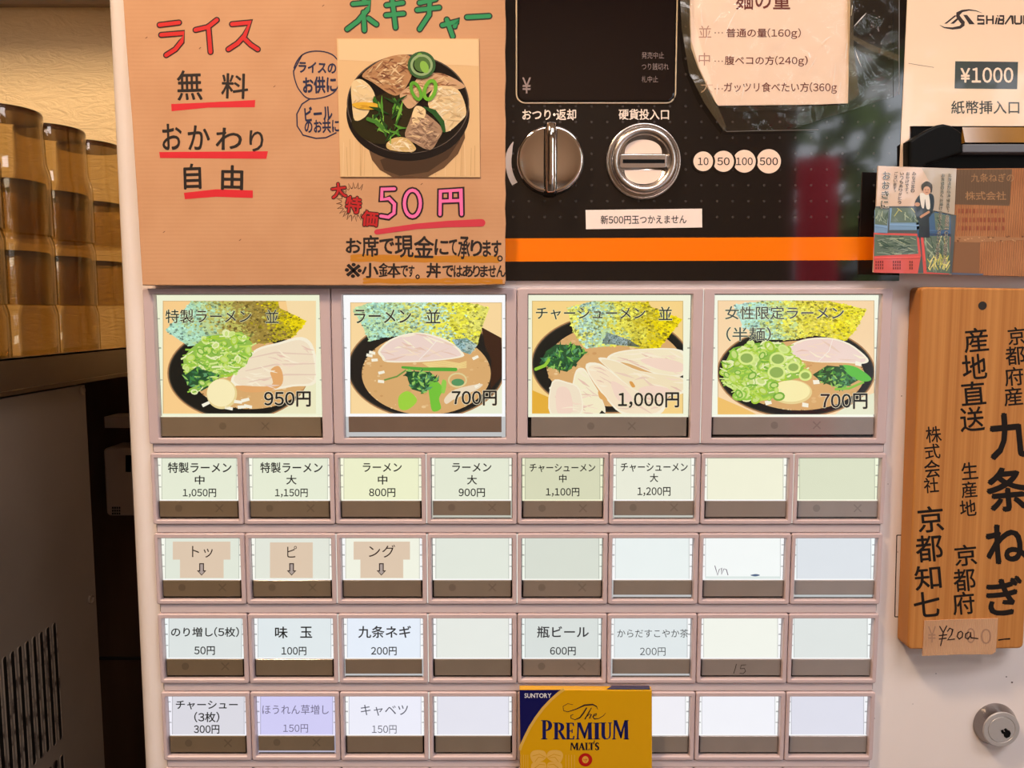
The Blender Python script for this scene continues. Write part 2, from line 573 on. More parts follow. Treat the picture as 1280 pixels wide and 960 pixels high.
# ------------------------------------------------------------------ the room (structure)
YW = 0.65
b = MB(); b.box((-1.9, YW, 0), (2.7, YW + 0.1, 2.5), M['plaster'])
struct(b.build('wall_back'))
b = MB(); b.box((-1.9, -2.55, -0.1), (2.7, YW + 0.1, 0), M['floor'])
struct(b.build('floor'))
b = MB(); b.box((-1.9, -2.55, 2.5), (2.7, YW + 0.1, 2.6), M['ceil'])
struct(b.build('ceiling'))
b = MB(); b.box((-2.0, -2.55, 0), (-1.9, YW + 0.1, 2.5), M['wallp'])
struct(b.build('wall_left'))
b = MB(); b.box((2.7, -2.55, 0), (2.8, YW + 0.1, 2.5), M['wallf'])
struct(b.build('wall_right'))
b = MB()
b.box((-1.9, -2.55, 0), (1.05, -2.45, 2.5), M['wallf']); b.box((2.6, -2.55, 0), (2.7, -2.45, 2.5), M['wallf'])
b.box((1.05, -2.55, 2.28), (2.6, -2.45, 2.5), M['wallf'])
struct(b.build('wall_front'))
# unseen box added to shade the upper wall, thin picture rail, dark panelling low on the wall behind the counter
b = MB(); b.box((-1.9, 0.30, 1.835), (-0.02, YW, 2.5), M['plaster'])
struct(b.build('shade_box'))
zs = U(60, 5, YW - .012).z
b = MB(); b.box((-1.9, YW - .012, zs), (-0.02, YW, zs + .06), M['ceil'])
struct(b.build('trim_3'))
zb = UX(158, 462, -0.39).z
b = MB(); b.box((-1.9, YW - 0.012, 0.14), (-0.02, YW, 1.2), M['wallp']); b.box((-1.9, YW - 0.015, U(150, 825, YW - .015).z), (-0.02, YW - 0.012, U(150, 822, YW - .015).z), M['darkgap'])
struct(b.build('trim_2'))
b = MB(); b.box((-6, -16, -0.2), (12, -2.55, -0.1), M['ground'])
struct(b.build('ground'))

# ------------------------------------------------------------------ ticket vending machine
XL = U(157.5, 480, 0.006).x
XR = U(1345, 480, 0.0).x
mach = thing('ticket_vending_machine', 'white enamel meal ticket vending machine with lit picture buttons and black coin panel', 'vending machine', ((XL + XR) / 2, 0.18, 0.0))
b = MB()
b.box((XL + 0.004, 0.014, 0.05), (XR - 0.004, 0.36, 1.78), M['door'])
b.box((XL + 0.03, 0.04, 0.0), (XR - 0.03, 0.34, 0.05), M['dark'])
b.build('cabinet', mach)
# door: plate with rounded vertical edges
b = MB()
r = 0.011
prof = [(XL, 0.014)] + [(XL + r - r * cos(radians(a)), r - r * sin(radians(a))) for a in range(0, 91, 10)]
prof += [(XR - r + r * sin(radians(a)), r - r * cos(radians(a))) for a in range(0, 91, 10)] + [(XR, 0.014)]
rows = [[(x, y, 0.06) for x, y in prof], [(x, y, 1.77) for x, y in prof]]
b.grid(rows, M['door'], smooth=True)
b.face([(x, y, 0.06) for x, y in prof], M['door']); b.face([(x, y, 1.77) for x, y in prof], M['door'])
rnd = random.Random(5)
for (x, y, q) in ((1258, 846, 1.0), (1265, 853, 1.3), (1226, 893, .6), (1115, 368, 1), (1127, 495, .8), (1093, 898, .7), (1110, 605, .6), (1170, 842, .7), (1122, 690, .6), (1141, 880, .5)):
    b.ell(x, y, q, q * .8, -0.00006, M['print'], (70, 52, 46), n=8)
# shallow seam of a small cover behind the board
for s in (((1121, 669), (1138, 669)), ((1121, 669), (1118.5, 771)), ((1118.5, 771), (1138, 771))):
    b.stroke(s, 1.3, -0.00006, M['print'], (60, 44, 38), caps=False)
b.build('door', mach)

# ---- control panel
DP = -0.0022
b = MB()
x0 = U(190, 300, DP).x; x1 = U(1131, 200, DP).x
zt = 1.765; zlo = U(640, 351, DP).z
b.prism([(x0, zlo), (x1, zlo), (x1, zt), (x0, zt)], 0.0, DP, M['black'], (21, 19, 20))
d1 = DP - 0.00005
for i in range(25):
    for j in range(-1, 15):
        x = 641.5 + 19.6 * i; y = -6 + 19.8 * j
        if 640 < x < 852 and y < 131: continue
        b.ell(x, y, 1.7, 1.7, d1, M['black'], (62, 58, 57), n=8)
b.poly([(190, 301), (632, 298), (1131, 296), (1131, 325), (632, 327), (190, 329)], d1 - .00005, M['black'], (255, 126, 6))
b.text('おつり・返却', 653, 136.5, 720, 150, d1 - .00005, M['black'], (238, 222, 210), 0.02)
b.text('硬貨投入口', 773.5, 136.5, 836, 149.5, d1 - .00005, M['black'], (238, 222, 210), 0.02)
# the white turning arrow left of the knob
arc = [(688 + 52.5 * cos(radians(a)), 202 + 52.5 * sin(radians(a))) for a in range(148, 212, 6)]
b.stroke(arc, [7.5] * (len(arc) - 3) + [6, 3.5, 1.0], d1 - .00005, M['black'], (240, 222, 208), caps=False)
for k, (x, rr, t, hw) in enumerate(((961, 15.2, '500', 11.3), (930.5, 14.2, '100', 10.3), (904.3, 13.2, '50', 7.6), (879, 12.3, '10', 6.5))):
    dd = d1 - .00006 - k * .0001
    b.ell(x, 201.6, rr + 2.6, rr + 2.6, dd, M['black'], (21, 19, 20))
    b.ell(x, 201.6, rr, rr, dd - .00004, M['black'], (252, 224, 204))
    b.text(t, x - hw, 197, x + hw, 206.4, dd - .00007, M['black'], (58, 40, 38), 0.012)
b.build('control_panel', mach, label='black dotted coin panel with an orange stripe')

# display window: raised black glass with a thin beige rim
b = MB()
a0 = U(647, 127.5, DP); a1 = U(845.5, -40, DP)
outer = rrect(a0.x, a0.z, a1.x, a1.z, 0.0045)
b.prism(outer, DP, DP - 0.0016, M['black'], (17, 11, 14), bev=0.0008)
rim = rrect(a0.x - .0007, a0.z - .0007, a1.x + .0007, a1.z + .0007, 0.005)
b.tube([(x, DP - .0004, z) for x, z in rim] + [(rim[0][0], DP - .0004, rim[0][1])], 0.0005, M['gloss'], (222, 196, 160), cap=False)
dd = DP - 0.00165
b.text('¥', 653, 97, 663.5, 116.5, dd, M['black'], (150, 132, 130), 0.01)
b.text('発売中止', 802, 65, 830, 73.3, dd, M['black'], (140, 124, 122))
b.text('つり銭切れ', 802, 79, 836, 87.5, dd, M['black'], (140, 124, 122))
b.text('札中止', 802, 95, 822.5, 103, dd, M['black'], (140, 124, 122))
b.build('display_window', mach, label='black glass display with small grey writing')

# change return knob
c = U(687.5, 201.5, DP)
R = 0.0194
b = MB()
b.lathe([(R * 0.9, 0), (R, 0.0), (R, 0.0035), (R * .975, 0.0052), (R * .93, 0.0060), (R * .87, .0057), (R * 0.45, 0.0047), (0.0004, 0.0045)], c, (0, -1, 0), M['chrome'], n=72)
kn = b.build('return_knob', mach, label='round chrome change return knob with a vertical grip')
b = MB()
gw = 0.0030
L = 0.0200
sec = [(-gw, 0.003), (-gw, 0.0105), (-gw * .75, 0.0122), (-gw * .3, 0.0130), (gw * .3, 0.0130), (gw * .75, 0.0122), (gw, 0.0105), (gw, 0.003)]
rows = []
for z, s in ((-L, 0.2), (-L * .985, .75), (-L * .93, 0.97), (-L * .5, 1), (0, 1), (L * .5, 1), (L * .93, .97), (L * .985, .75), (L, .2)):
    rows.append([(c.x + sx * (0.6 + .4 * s), c.y - 0.003 - (h - .003) * s, c.z + z) for sx, h in sec])
b.grid(rows, M['chrome'], smooth=True)
b.face(rows[0], M['chrome']); b.face(rows[-1], M['chrome'])
b.box((c.x + gw * 1.05, c.y - .0058, c.z - L * .97), (c.x + gw * 1.25, c.y - .0046, c.z + L * .97), M['dark'])
b.box((c.x - gw * 1.25, c.y - .0058, c.z - L * .97), (c.x - gw * 1.05, c.y - .0046, c.z + L * .97), M['dark'])
b.build('grip', kn)

# coin slot
c = U(804, 202, DP)
b = MB()
R = 0.0217
b.lathe([(R, 0), (R, .0012), (R * .985, .0018), (R * .94, .0019), (R * .93, .0012), (R * .90, .0012), (R * .89, .0030), (R * .86, .0046), (R * .80, .0055), (R * .74, .0054), (R * .68, .0046), (R * .655, .0034), (R * .65, .0030), (.0003, .0030)],
        c, (0, -1, 0), M['satin'], n=72)
cs = b.build('coin_slot', mach, label='round steel coin slot with two white half-moon plates')
b = MB()
dpl = DP - .0031
for cy, sgn, y_flat in ((193.5, -1, 192), (211.5, 1, 212.5)):
    pts = []
    for i in range(21):
        t = pi * i / 20
        pts.append((804 + 23.3 * cos(t), y_flat + sgn * 17.5 * sin(t) ** 0.8))
    b.poly(pts, dpl, M['cream'], (252, 228, 214))
b.build('plate', cs)
b = MB()
p0 = U(775, 210, DP - .0036); p1 = U(833, 193, DP - .0036)
b.prism(rrect(p0.x, p0.z, p1.x, p1.z, .0012), DP - .003, DP - .0040, M['satin'], bev=.0003)
b.rect(778.5, 199.2, 831, 204, DP - .00405, M['dark'], (5, 5, 5))
b.build('slot', cs)

# sticker
b = MB()
st = [(732, 262.5), (877.5, 260.8), (877.8, 284.3), (732.5, 286.5)]
b.poly(st, DP - .0004, M['print'], (250, 232, 224))
for i in range(4):
    a, e = st[i - 1], st[i]
    b.face([U(*a, DP - .0004), U(*e, DP - .0004), U(*e, DP), U(*a, DP)], M['print'], (240, 224, 214))
b.text('新500円玉つかえません', 751, 269, 858, 279.8, DP - .00046, M['print'], (48, 34, 34), .012, rot=-0.008)
b.build('notice_sticker', mach, label='white sticker with one line of small black writing')

# ---- bill panel at the right
b = MB()
DB = -0.0026
xr = U(1340, 100, DB).x
x0 = U(1131.5, 60, DB).x
x0b = U(1136.3, 180, DB).x
z0 = U(1200, 157.5, DB).z
zl = U(1200, 215, DB).z
b.prism([(x0, zl), (x0b, zl), (x0b, z0), (xr, z0), (xr, 1.765), (x0, 1.765)], 0.0, DB, M['cream'], (250, 221, 194))
dk = (62, 54, 56)
d2 = DB - .00005


def q7(x, y): return (1060 + x * .171875, y * .171875)


# emblem: sweeping arcs and slanted bars
K = M['cream']
b.stroke([q7(*p) for p in ((668, 183), (700, 200), (760, 207), (815, 198), (836, 180), (836, 166), (815, 140), (800, 118), (800, 100), (830, 80), (880, 72), (930, 78), (975, 95))],
         [.4, 1.6, 2.6, 3.6, 4.4, 4.6, 4.8, 4.6, 4.2, 2.8, 1.8, 1.1, .3], d2, K, dk, caps=False)
b.poly([q7(*p) for p in ((700, 172), (775, 112), (792, 112), (718, 172))], d2, K, dk)
b.poly([q7(*p) for p in ((745, 172), (792, 132), (806, 138), (770, 172))], d2, K, dk)
b.poly([q7(*p) for p in ((838, 108), (866, 108), (922, 176), (882, 176))], d2, K, dk)


def logo(ch, x0_, w, sl=0.12):
    top, bot, mid = 112, 176, 144
    def S(pts, ww=2.1): b.stroke([q7(x0_ + x * w, y) for x, y in pts], ww, d2, K, dk, caps=False)
    if ch == 'S': S([(.95, 116), (.1, 116), (.1, 143), (.9, 145), (.9, 172), (.05, 172)])
    if ch == 'H': S([(.1, top), (.1, bot)]); S([(.9, top), (.9, bot)]); S([(.1, mid), (.9, mid)])
    if ch == 'i': S([(.75, 128), (.3, bot)]); S([(1.0, 112), (.9, 119)])
    if ch == 'B': S([(.2, 116), (.85, 116), (.85, 140), (.8, 145), (.1, 145)]); S([(.8, 145), (.85, 150), (.8, 172), (.0, 172), (.2, 128)])
    if ch == 'A': S([(.0, bot), (.75, 114), (.9, 116), (.98, bot)])
    if ch == 'U': S([(.1, top), (.1, 166), (.2, 172), (.8, 172), (.9, 166), (.9, top)])
    if ch == 'R': S([(.1, bot), (.1, 116), (.9, 116), (.9, 148), (.1, 148)]); S([(.5, 148), (.95, bot)])


for ch, x, w in (('S', 938, 56), ('H', 1004, 56), ('i', 1066, 24), ('B', 1092, 46), ('A', 1142, 58), ('U', 1208, 58), ('R', 1274, 56), ('A', 1338, 58)):
    logo(ch, x, w)
b.poly([q7(780, 445), q7(1237, 450), q7(1230, 648), q7(775, 643)], d2, K, (58, 60, 66))
b.text('¥1000', *q7(820, 493), *q7(1200, 600), d2 - .00005, K, (250, 222, 200), 0.018)
b.text('紙幣挿入口', *q7(752, 733), *q7(1245, 828), d2, K, (60, 52, 54), 0.012)
b.stroke([q7(440, 460), q7(520, 474), q7(625, 490)], .5, d2, K, (120, 92, 80), caps=False)
b.build('bill_panel', mach, label='cream banknote panel with a dark emblem and price box')
# banknote mouth
b = MB()
p0 = U(1136, 214, 0); p1 = U(1340, 157, 0)
b.box((p0.x, -.0015, p0.z), (p1.x, -.0002, p1.z), M['dark'], (10, 9, 9))
b.build('bill_recess', mach)
b = MB()
hump = [(1137, 176), (1147, 169), (1160, 161.5), (1172, 156), (1180, 154.5), (1189, 156.5), (1198, 162), (1203, 166), (1203.5, 191), (1180, 199), (1158, 206), (1150, 214), (1137, 214)]
lp = [U(x, y, -.010) for x, y in hump]
b.prism([(p.x, p.z) for p in lp], -.001, -.010, M['dark'], (8, 7, 7), bev=.0015)
hb_ = b.build('bill_acceptor', mach, label='black moulded banknote mouth with amber window')
b = MB()
p0 = U(1204, 179, -.004); p1 = U(1340, 158, -.004)
b.face([(p0.x, -.0022, p1.z), (p1.x, -.0022, p1.z), (p1.x, -.006, p0.z), (p0.x, -.006, p0.z)], M['amberwin'])
b.face([(p0.x, -.0022, p1.z), (p0.x, -.006, p0.z), (p0.x, -.0016, p0.z)], M['amberwin'])
b.build('amber_window', hb_)
b = MB()
p0 = U(1203, 190.5, -.009); p1 = U(1340, 180, -.009)
b.prism(rrect(p0.x, p0.z, p1.x, p1.z, .0008, 2), -.001, -.009, M['grey'], bev=.0006)
b.build('lip', hb_)

# ---- key lock
c = U(1243.0, 904.5, 0)
R = 0.0134
b = MB()
b.lathe([(R, 0), (R, .0006), (R * .985, .0014), (R * .84, .0064)], c, (0, -1, 0), M['lockmetal'], n=56)
kl = b.build('key_lock', mach, label='round chrome key lock with a black keyhole')
b = MB()
b.lathe([(R * .84, .0064), (R * .83, .0070), (R * .81, .0072), (R * .64, .0072), (R * .62, .0068), (R * .60, .0072), (.0002, .0072)], c, (0, -1, 0), M['facemetal'], n=72, smooth=False)
fc = Vector((c.x, -.0073, c.z))
b.build('cylinder_face', kl)
b = MB()


def q15(x, y): return (1080 + x * .1875, 780 + y * .1875)


b.poly([q15(*p) for p in ((912, 708), (930, 704), (932, 716), (940, 720), (932, 702), (945, 694), (958, 706), (972, 712), (980, 730), (972, 752), (950, 762), (934, 752), (930, 735), (918, 728))], -.0073, M['dark'], (5, 5, 5))
b.build('keyhole', kl)

# ---- menu buttons
DC = -0.0012      # plane of the label cards
DF = -0.0046      # front of the frames
ROW_L = {}


def make_button(X0, Z0, X1, Z1, ml, mr, mt, mb_, tone, card_rect, strip_rect, edge, draw=None, marks=True, label=None, strip_col=(112, 92, 76), sunk=False, leak=False):
    """housing ring + light panel + label card + status strip + lens; px rects are on the card plane"""
    gap = 0.00022
    X0 += gap; X1 -= gap
    c = Vector(((X0 + X1) / 2, 0, (Z0 + Z1) / 2))
    # housing: ring with rounded outer edge
    b = MB()
    o = lambda i: rrect(X0 + i, Z0 + i, X1 - i, Z1 - i, .0012, 3)
    rad = .0007
    inn = lambda i: rrect(X0 + ml + i, Z0 + mb_ + i, X1 - mr - i, Z1 - mt - i, .0006, 3)
    loops = [[(x, 0, z) for x, z in o(0)]]
    for a in (0, 30, 60, 90):
        loops.append([(x, DF + rad - rad * sin(radians(a)), z) for x, z in o(rad * (1 - cos(radians(a))))])
    loops.append([(x, DF, z) for x, z in inn(-.0004)])
    loops.append([(x, DF + .0005, z) for x, z in inn(0)])
    loops.append([(x, -.0002, z) for x, z in inn(0)])
    b.grid(loops, M['frame'], smooth=False, close=True)
    ii = inn(0)
    b.face([(x, -.0003, z) for x, z in ii], M['dark'], (20, 16, 12))
    bt = b.build('menu_button', mach, org=c, label=label)
    ix0, iz0, ix1, iz1 = X0 + ml, Z0 + mb_, X1 - mr, Z1 - mt
    cx0, cy0, cx1, cy1 = card_rect
    A = U(cx0, cy0, DC); B = U(cx1, cy1, DC)
    s0 = U(strip_rect[0], strip_rect[1], DC); s1 = U(strip_rect[2], strip_rect[3], DC)
    # light panel: glowing acrylic behind and beside the card
    b = MB()
    b.box((ix0 + .0004, -.0009, s0.z - .0002), (ix1 - .0004, -.0004, iz1 - .0003), M['edge'], edge)
    b.box((s0.x, -.0013, s0.z - .0003), (s1.x, -.0009, s0.z + .0004), M['edge'], tuple(min(255, v + 12) for v in edge))  # emissive line painted in for the glint under the card
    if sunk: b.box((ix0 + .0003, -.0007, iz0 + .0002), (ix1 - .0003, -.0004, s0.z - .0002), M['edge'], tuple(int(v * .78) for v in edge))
    if leak: b.box((X0 - gap * 2 - .0001, -.0036, Z0 + .0006), (X0 + .0001, -.0030, Z1 - .0006), M['edge'], (236, 240, 230))
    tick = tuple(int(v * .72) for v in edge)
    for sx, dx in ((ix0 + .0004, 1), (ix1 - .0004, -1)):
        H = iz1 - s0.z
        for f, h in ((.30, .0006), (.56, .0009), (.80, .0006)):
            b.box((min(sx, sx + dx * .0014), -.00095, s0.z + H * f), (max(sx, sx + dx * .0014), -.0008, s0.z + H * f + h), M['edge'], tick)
    b.build('light_panel', bt)
    # label card
    b = MB()
    b.rect(cx0, cy0, cx1, cy1, DC, M['lit'], tone)
    for p, q in (((cx0, cy0), (cx1, cy0)), ((cx1, cy0), (cx1, cy1)), ((cx1, cy1), (cx0, cy1)), ((cx0, cy1), (cx0, cy0))):
        b.face([U(*p, DC), U(*q, DC), U(*q, DC + .0002), U(*p, DC + .0002)], M['lit'], tone)
    rimc = tuple(int(v * .86) for v in tone)
    for xx in (cx0 + .5, cx1 - .5): b.rect(xx - .5, cy0, xx + .5, cy1, DC - .00004, M['lit'], rimc)
    b.rect(cx0, cy0, cx1, cy0 + .8, DC - .00004, M['lit'], rimc)
    if draw:
        b.clip = card_rect
        draw(b, DC - .00006)
    b.build('label_card', bt)
    # status strip
    b = MB()
    b.prism([(s0.x, s1.z), (s1.x, s1.z), (s1.x, s0.z), (s0.x, s0.z)], -.0004, -.0022, M['strip'], strip_col, bev=.0003)
    b.box((s0.x, -.0016, iz0 + .0002), (s1.x, -.0008, iz0 + .0007), M['strip'], tuple(int(v * .6) for v in strip_col))
    if marks:
        dm = -.00226
        w = strip_rect[2] - strip_rect[0]; h = strip_rect[3] - strip_rect[1]; my = strip_rect[1] + h * .48
        mk = tuple(int(v * .88) for v in strip_col)
        rr = min(4.6, h * .25)
        b.ell(strip_rect[0] + w * (.24 if w < 150 else .385), my, rr, rr, dm, M['strip'], mk, n=16)
        xx = strip_rect[0] + w * (.76 if w < 150 else .65)
        b.stroke([(xx - rr, my - rr), (xx + rr, my + rr)], 1.6, dm, M['strip'], mk, caps=False)
        b.stroke([(xx - rr, my + rr), (xx + rr, my - rr)], 1.6, dm, M['strip'], mk, caps=False)
    if draw is not None and getattr(draw, 'strip', None): draw.strip(b, -.0023)
    b.build('status_strip', bt)
    # lens: clear cover with turned edges
    b = MB()
    e = .0005
    y_ = -.0030
    x0, x1, z0, z1 = ix0 + e, ix1 - e, iz0 + e, iz1 - e
    b.face([(x0, y_, z0), (x1, y_, z0), (x1, y_, z1), (x0, y_, z1)], M['lens'])
    for p, q in (((x0, z0), (x1, z0)), ((x1, z0), (x1, z1)), ((x1, z1), (x0, z1)), ((x0, z1), (x0, z0))):
        b.face([(p[0], y_, p[1]), (q[0], y_, q[1]), (q[0], -.0010, q[1]), (p[0], -.0010, p[1])], M['lens'])
    b.build('lens', bt)
    return bt


INK = (34, 34, 32)


def txt(lines, ink=INK, bold=0.015):
    def f(b, d):
        for body, x0, y0, x1, y1 in lines:
            b.text(body, x0, y0, x1, y1, d, M['lit'], ink, bold)
    return f


def topping(rects, words, arrow_x):
    def f(b, d):
        for r_ in rects: b.rect(*r_, d, M['lit'], (226, 203, 178))
        b.text(words[0], *words[1], d - .00005, M['lit'], (40, 26, 24), 0.0)
        x = arrow_x
        def arr(k, col, dd):
            b.poly([(x - 3 - k, 704 - k), (x + 3 + k, 704 - k), (x + 3 + k, 713 - k), (x + 6 + k * 1.8, 713 - k), (x, 719.5 + k), (x - 6 - k * 1.8, 713 - k), (x - 3 - k, 713 - k)], dd, M['lit'], col)
        arr(0, (52, 38, 36), d - .00005); arr(-1.3, (176, 160, 152), d - .0001)
    return f


# --- food prints --------------------------------------------------------------------------------
L_ = M['lit']


def nori(b, T, poly, d, n, cols, seed, base, size=13, mat=None):
    """dried seaweed sheet: mottled flakes, colour chosen by position along the sheet"""
    rnd = random.Random(seed); mat = mat or L_
    b.poly([T(*p) for p in poly], d, mat, base)
    xs = [p[0] for p in poly]; lo, hi = min(xs), max(xs)
    nc = len(cols)
    # the sheet's colour zones first, then flakes over them
    for q in range(nc):
        xa = lo + (hi - lo) * q / nc; xb = lo + (hi - lo) * (q + 1) / nc
        z = clip_rect(poly, (xa, -9999, xb, 9999))
        if len(z) > 2: b.poly([T(*p) for p in z], d - .00001, mat, cols[q])
    # torn overlaps of neighbouring sheets blur the borders of the zones
    for k, (x, y) in enumerate(rpts(poly, 90, rnd)):
        t = (x - lo) / (hi - lo) * nc - .5 + rnd.choice((-.7, -.4, .4, .7))
        c = cols[max(0, min(nc - 1, int(round(t))))]
        s = size * rnd.uniform(1.6, 3.0)
        pts = [(x + s * cos(q * pi / 3) * rnd.uniform(.4, 1.1), y + s * sin(q * pi / 3) * rnd.uniform(.5, 1.3)) for q in range(6)]
        if all(inside(p, poly) for p in pts): b.poly([T(*p) for p in pts], d - .000012 - (k % 6) * .000001, mat, c)
    for k, (x, y) in enumerate(rpts(poly, n, rnd)):
        t = (x - lo) / (hi - lo) * nc - .5 + rnd.gauss(0, .6) + .6 * sin(y * .05)
        c = cols[max(0, min(nc - 1, int(round(t))))]
        j = rnd.choice((.62, .8, .9, .97, 1.03, 1.1))
        c = tuple(max(0, min(255, int(v * j))) for v in c)
        s = rnd.uniform(.35, 1) * size; a = rnd.uniform(0, pi)
        b.poly([T(x + s * cos(a + q) * rnd.uniform(.6, 1.3), y + s * sin(a + q) * rnd.uniform(.4, .9)) for q in (0, 1.6, 3.1, 4.7)], d - .00002 - (k % 5) * .000008, mat, c)


def scallions(b, T, poly, d, n, seed, big=26, mat=None, cols=None):
    """sliced green onion: rings and slivers"""
    rnd = random.Random(seed); mat = mat or L_
    cols = cols or [(190, 220, 90), (150, 200, 70), (215, 235, 140), (120, 175, 60), (235, 240, 180), (170, 205, 60)]
    b.poly([T(*p) for p in poly], d, mat, (150, 190, 80))
    for k, (x, y) in enumerate(rpts(poly, n, rnd)):
        c = rnd.choice(cols); dd = d - .00003 - k * .0000012
        if k % 3 == 0:
            X, Y = T(x, y); r_ = rnd.uniform(.45, 1) * big * SCALE
            rt = rnd.uniform(0, pi)
            b.ell(X, Y, r_, r_ * .7, dd, mat, (205, 225, 130), rot=rt, n=12)
            b.ring(X, Y, r_, r_ * .7, r_ * .35, dd - .00001, mat, c, rot=rt, n=12)
        else:
            a = rnd.uniform(-.7, .7); l = rnd.uniform(.6, 1.5) * big
            bend = rnd.uniform(-.5, .5) * l * .5
            b.stroke([T(x - l * cos(a), y - l * sin(a)), T(x, y + bend), T(x + l * cos(a), y + l * sin(a))], rnd.uniform(5, 11) * SCALE, dd, mat, c, caps=False)


def spinach(b, T, poly, d, n, seed, cols=((44, 96, 50), (70, 136, 62), (120, 184, 70), (34, 72, 46), (96, 156, 104), (150, 200, 96), (60, 116, 76)), mat=None, l=(18, 40)):
    rnd = random.Random(seed); mat = mat or L_
    b.poly([T(*p) for p in poly], d, mat, (44, 84, 48))
    for k, (x, y) in enumerate(rpts(poly, n, rnd)):
        a = rnd.uniform(0, pi); q = rnd.uniform(*l); c = rnd.choice(cols)
        b.stroke([T(x - q * cos(a) * .6, y - q * sin(a) * .6), T(x + rnd.uniform(-6, 6), y + rnd.uniform(-6, 6)), T(x + q * cos(a) * .6, y + q * sin(a) * .6)],
                 [2 * SCALE, rnd.uniform(8, 18) * SCALE, 2 * SCALE], d - .00003 - k * .0000015, mat, c, caps=False)


def smoothpoly(pts, k=4):
    n = len(pts); out = []
    for i in range(n):
        p0, p1, p2, p3 = pts[i - 1], pts[i], pts[(i + 1) % n], pts[(i + 2) % n]
        for j in range(k):
            t = j / k
            out.append(tuple(0.5 * ((2 * p1[a]) + (-p0[a] + p2[a]) * t + (2 * p0[a] - 5 * p1[a] + 4 * p2[a] - p3[a]) * t * t + (-p0[a] + 3 * p1[a] - 3 * p2[a] + p3[a]) * t ** 3) for a in (0, 1)))
    return out


SCALE = .2291


def bowl(b, T, c, rx, ry, soup, d, mat=None, rim=(178, 130, 86), blk=(28, 27, 22), seed=1, scol=(220, 172, 112)):
    mat = mat or L_
    X, Y = T(*c)
    b.ell(X, Y, rx * SCALE, ry * SCALE, d, mat, rim, n=64)
    b.ell(X, Y, (rx - 7) * SCALE, (ry - 7) * SCALE, d - .00002, mat, (64, 58, 46), n=64)
    b.ell(X, Y, (rx - 14) * SCALE, (ry - 14) * SCALE, d - .00003, mat, blk, n=64)
    X2, Y2 = T(soup[0], soup[1])
    b.ell(X2, Y2, soup[2] * SCALE, soup[3] * SCALE, d - .00005, mat, scol, n=56)
    rnd = random.Random(seed)
    for k in range(70):
        a = rnd.uniform(0, 2 * pi); q = math.sqrt(rnd.uniform(0, .96))
        x = soup[0] + soup[2] * q * cos(a); y = soup[1] + soup[3] * q * sin(a)
        X, Y = T(x, y); s = rnd.uniform(3, 16) * SCALE
        cc = rnd.choice(((228, 186, 128), (208, 156, 98), (236, 200, 146), (214, 166, 104)))
        b.ell(X, Y, s, s * .6, d - .00006 - k * .0000004, mat, cc, n=8)
    for k in range(60):
        a = rnd.uniform(0, 2 * pi); x = soup[0] + soup[2] * .99 * cos(a); y = soup[1] + soup[3] * .99 * sin(a)
        X, Y = T(x, y); s = rnd.uniform(2, 6) * SCALE
        b.ell(X, Y, s, s * .7, d - .00009, mat, rnd.choice(((240, 210, 160), (200, 150, 96), (120, 84, 50))), n=6)


def meat(b, T, poly, d, col, veins, seed, mat=None, edge=(250, 240, 214)):
    mat = mat or L_
    sp = smoothpoly(poly)
    b.poly([T(*p) for p in sp], d, mat, edge)
    cx = sum(p[0] for p in sp) / len(sp); cy = sum(p[1] for p in sp) / len(sp)
    b.poly([T(cx + (x - cx) * .93, cy + (y - cy) * .9) for x, y in sp], d - .00001, mat, col)
    rnd = random.Random(seed)
    for k in range(veins):
        p = rpts(sp, 1, rnd)
        if not p: continue
        x, y = p[0]; a = rnd.uniform(-.5, .5) + .2
        l = rnd.uniform(20, 70)
        c = rnd.choice(((246, 220, 196), (236, 206, 184), (250, 236, 208), (232, 196, 176)))
        pts = [(x - l * cos(a), y - l * sin(a)), (x, y + rnd.uniform(-8, 8)), (x + l * cos(a), y + l * sin(a))]
        if all(inside(q, sp) for q in pts):
            b.stroke([T(*q) for q in pts], [.5, rnd.uniform(6, 14) * SCALE, .5], d - .00002 - k * .000001, mat, c, caps=False)


def egg(b, T, x, y, r_, d, col=(252, 238, 186), ry=None):
    X, Y = T(x, y); ry = ry or r_
    b.ell(X, Y, r_ * SCALE, ry * SCALE, d, L_, (236, 214, 150), n=40)
    b.ell(X - 1, Y - 1.2, (r_ - 7) * SCALE, (ry - 8) * SCALE, d - .00002, L_, col, n=40)


def bits(b, T, pts, d, col=(250, 244, 222), s=(26, 13), mat=None):
    rnd = random.Random(3)
    for x, y in pts:
        a = rnd.uniform(-.6, .6); w, h = s[0] / 2, s[1] / 2
        b.poly([T(x + u * cos(a) - v * sin(a), y + u * sin(a) + v * cos(a)) for u, v in ((-w, -h), (w, -h * .6), (w, h), (-w, h * .8))], d, mat or L_, col)


def price(b, body, box, d):
    b.text(body, *box, d, L_, (38, 36, 32), 0.02, halo=(236, 222, 190), hb=0.03)


def title(b, body, box, d, ink=(48, 48, 42)):
    b.text(body, *box, d, L_, ink, 0.008, halo=(240, 244, 196), hb=0.02)


